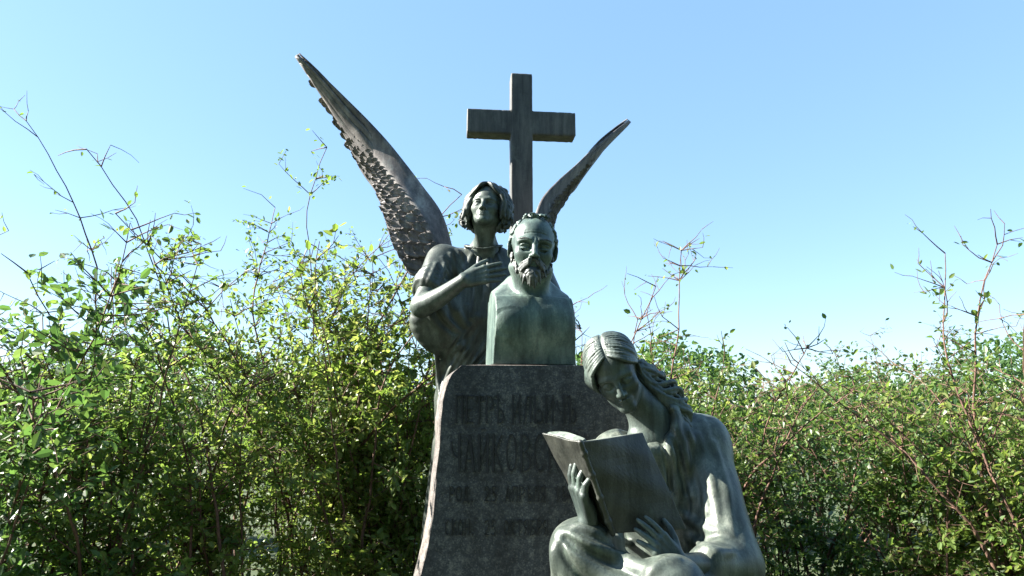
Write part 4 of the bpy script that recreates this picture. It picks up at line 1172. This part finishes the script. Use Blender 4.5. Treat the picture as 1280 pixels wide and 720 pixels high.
for u, Y, h, ns, sd, lx, lb in [
        (716, 4.6, 3.0, 5, 301, 0.0, 'thin sparse shrub showing its twigs just right of the bust'),
        (742, 4.9, 2.5, 7, 302, 0.02, 'low loose shrub with small leaves between bust and bowed woman'),
        (890, 4.7, 2.8, 4, 303, 0.08, 'spindly shrub with bare twig tips just beyond the shoulder of the seated woman'),
        (588, 4.8, 2.85, 4, 304, -0.02, 'thin twiggy shrub behind the angel between head and wing'),
        (1265, 4.0, 2.6, 6, 305, -0.04, 'tall spindly shrub with long bare shoots near the right edge, tallest on that side'),
        (150, 4.3, 3.7, 6, 306, -0.03, 'tallest thin-stemmed shrub on the left, its bare whips reaching up into the sky')]:
    tot += shrub('sparse_shrub', (gx(u, Y), Y), h, ns, 0.10, None, 0.45, M_LEAF, lb, 'shrub', GB, sd, lean=(lx, 0), bare_top=0.7)
far = [(40, 8.2, 2.5), (150, 9.0, 2.7), (262, 8.4, 2.4), (372, 9.2, 2.5), (455, 8.3, 2.2), (778, 8.6, 2.2), (850, 9.4, 2.5), (925, 8.4, 2.2), (1000, 9.2, 2.5), (1080, 8.3, 2.3), (1160, 9.0, 2.7), (1245, 8.5, 2.5)]
for i, (u, Y, h) in enumerate(far):
    tot += shrub('shrub', (gx(u, Y), Y), h, 12, 0.26, None, 0.62, (M_LEAF_DARK, M_LEAF)[i % 2],
                 'bushy green shrub standing in the second row, farther back than the thicket', 'shrub', 'shrubs of the second row', 401 + i, bare_top=0.2, lsize=0.064)
def shade_tree(base, h, rad, seed, label):  # unseen tree, added behind the camera to block skylight from the front
    g = np.random.default_rng(seed); base = np.array(base, float)
    root = empty('tree', base, label, 'tree', 'added trees behind the camera')
    paths = [(np.array([base + [0, 0, z] for z in np.linspace(-0.1, h * 0.8, 9)]) + g.normal(0, 0.04, (9, 3)), 0.22, 0.05)]
    cl = []
    for i in range(34):
        z0 = h * g.uniform(0.12, 0.8); a = g.uniform(0, 6.28); ln = rad * g.uniform(0.5, 1.0) * (1.1 - 0.5 * z0 / h)
        br = grow(g, base + [0, 0, z0], np.array([cos(a), sin(a), 0.45]), ln, 0.3, 0.12, 0.02)
        paths.append((br, 0.06, 0.012)); cl += [b for b in br[1:]]
    V, Q = tubes_mesh(paths, 6); link_mesh('trunk', V, Q, M_BARK, root, True)
    cl = np.array(cl); n = 26000
    p = cl[g.integers(0, len(cl), n)] + g.normal(0, 0.42, (n, 3)); p[:, 2] = np.maximum(p[:, 2], 0.3)
    V, Q = leaves_mesh(p, g.normal(0, 1, (n, 3)), g.normal(0, 1, (n, 3)), g.uniform(0.12, 0.24, n), g)
    link_mesh('crown', V, Q, M_LEAF_DARK, root, False)
for i, (x, y, h, r_) in enumerate([(-5.2, -5.0, 9.0, 3.2), (-1.0, -6.2, 10.0, 3.4), (3.4, -5.4, 9.5, 3.3), (7.2, -3.0, 9.0, 3.2)]):
    shade_tree((x, y, 0), h, r_, 501 + i, 'big dense leafy tree, added unseen behind the camera to dim the front skylight')
def far_wood():
    g = np.random.default_rng(77); n = 70000
    x = g.uniform(-45, 45, n); y = g.uniform(26, 31, n)
    top = 3.3 + 0.9 * np.sin(x * 0.35) + 0.6 * np.sin(x * 0.93 + 1) + 0.35 * np.sin(x * 2.3)
    z = top * g.uniform(0, 1, n) ** 0.75
    V, Q = leaves_mesh(np.stack([x, y, z], 1), g.normal(0, 1, (n, 3)), g.normal(0, 1, (n, 3)), g.uniform(0.13, 0.30, n), g)
    o = link_mesh('far_wood', V, Q, M_LEAF_DARK, None, False)
    tag(o, 'far low belt of dark green bushes closing the view behind the shrubs', 'bushes', None, 'stuff')
far_wood()
print('leaves', tot)

# ------------------------------------------------------------------ GROUND
def ground():
    n = 60
    s = np.sign(np.linspace(-1, 1, n)) * np.abs(np.linspace(-1, 1, n)) ** 3 * 1500
    X, Y = np.meshgrid(s, s, indexing='ij')
    Z = 0.03 * np.sin(X * 0.7) * np.cos(Y * 0.5) * np.exp(-(X ** 2 + Y ** 2) / 4000) - 0.03
    V = np.stack([X, Y, Z], -1).reshape(-1, 3)
    i = np.arange(n - 1)[:, None] * n; j = np.arange(n - 1)[None, :]
    Q = np.stack([i + j, i + n + j, i + n + j + 1, i + j + 1], -1).reshape(-1, 4)
    o = link_mesh('ground', V, Q, M_GROUND, None, True); tag(o, kind='structure')
ground()

# ------------------------------------------------------------------ LIGHT
SUN_DIR = unit((-0.82, 0.05, 0.57))           # towards the sun
el = math.asin(SUN_DIR[2]); az = math.atan2(SUN_DIR[0], SUN_DIR[1])   # az from +Y, clockwise
w = bpy.data.worlds.new('World'); scene.world = w; w.use_nodes = True
nt = w.node_tree
bg = nt.nodes['Background']
sky = nt.nodes.new('ShaderNodeTexSky'); sky.sky_type = 'NISHITA'; sky.sun_disc = False
sky.sun_elevation = el; sky.sun_rotation = az
sky.air_density = 1.0; sky.dust_density = 0.3; sky.ozone_density = 1.0
tint = nt.nodes.new('ShaderNodeMixRGB'); tint.blend_type = 'MULTIPLY'; tint.inputs[0].default_value = 1.0
tint.inputs[2].default_value = (0.98, 1.03, 1.12, 1)
flat = nt.nodes.new('ShaderNodeMixRGB'); flat.inputs[0].default_value = 0.5; flat.inputs[2].default_value = (1.5, 2.68, 3.7, 1)   # thin even veil over the blue
nt.links.new(sky.outputs[0], flat.inputs[1]); nt.links.new(flat.outputs[0], tint.inputs[1]); nt.links.new(tint.outputs[0], bg.inputs[0]); bg.inputs[1].default_value = 0.05
sd = bpy.data.lights.new('sun', 'SUN'); sd.energy = 5.0; sd.angle = radians(0.5); sd.color = (1.0, 0.94, 0.84)
so = bpy.data.objects.new('sun', sd); COL.objects.link(so)
from mathutils import Vector
so.rotation_euler = Vector(tuple(-SUN_DIR)).to_track_quat('-Z', 'Y').to_euler()
so.location = (-8, 3, 8)

scene.view_settings.view_transform = 'Standard'
scene.view_settings.look = 'None'
scene.view_settings.gamma = 1.0
scene.view_settings.exposure = 2.5
scene.view_settings.use_curve_mapping = False
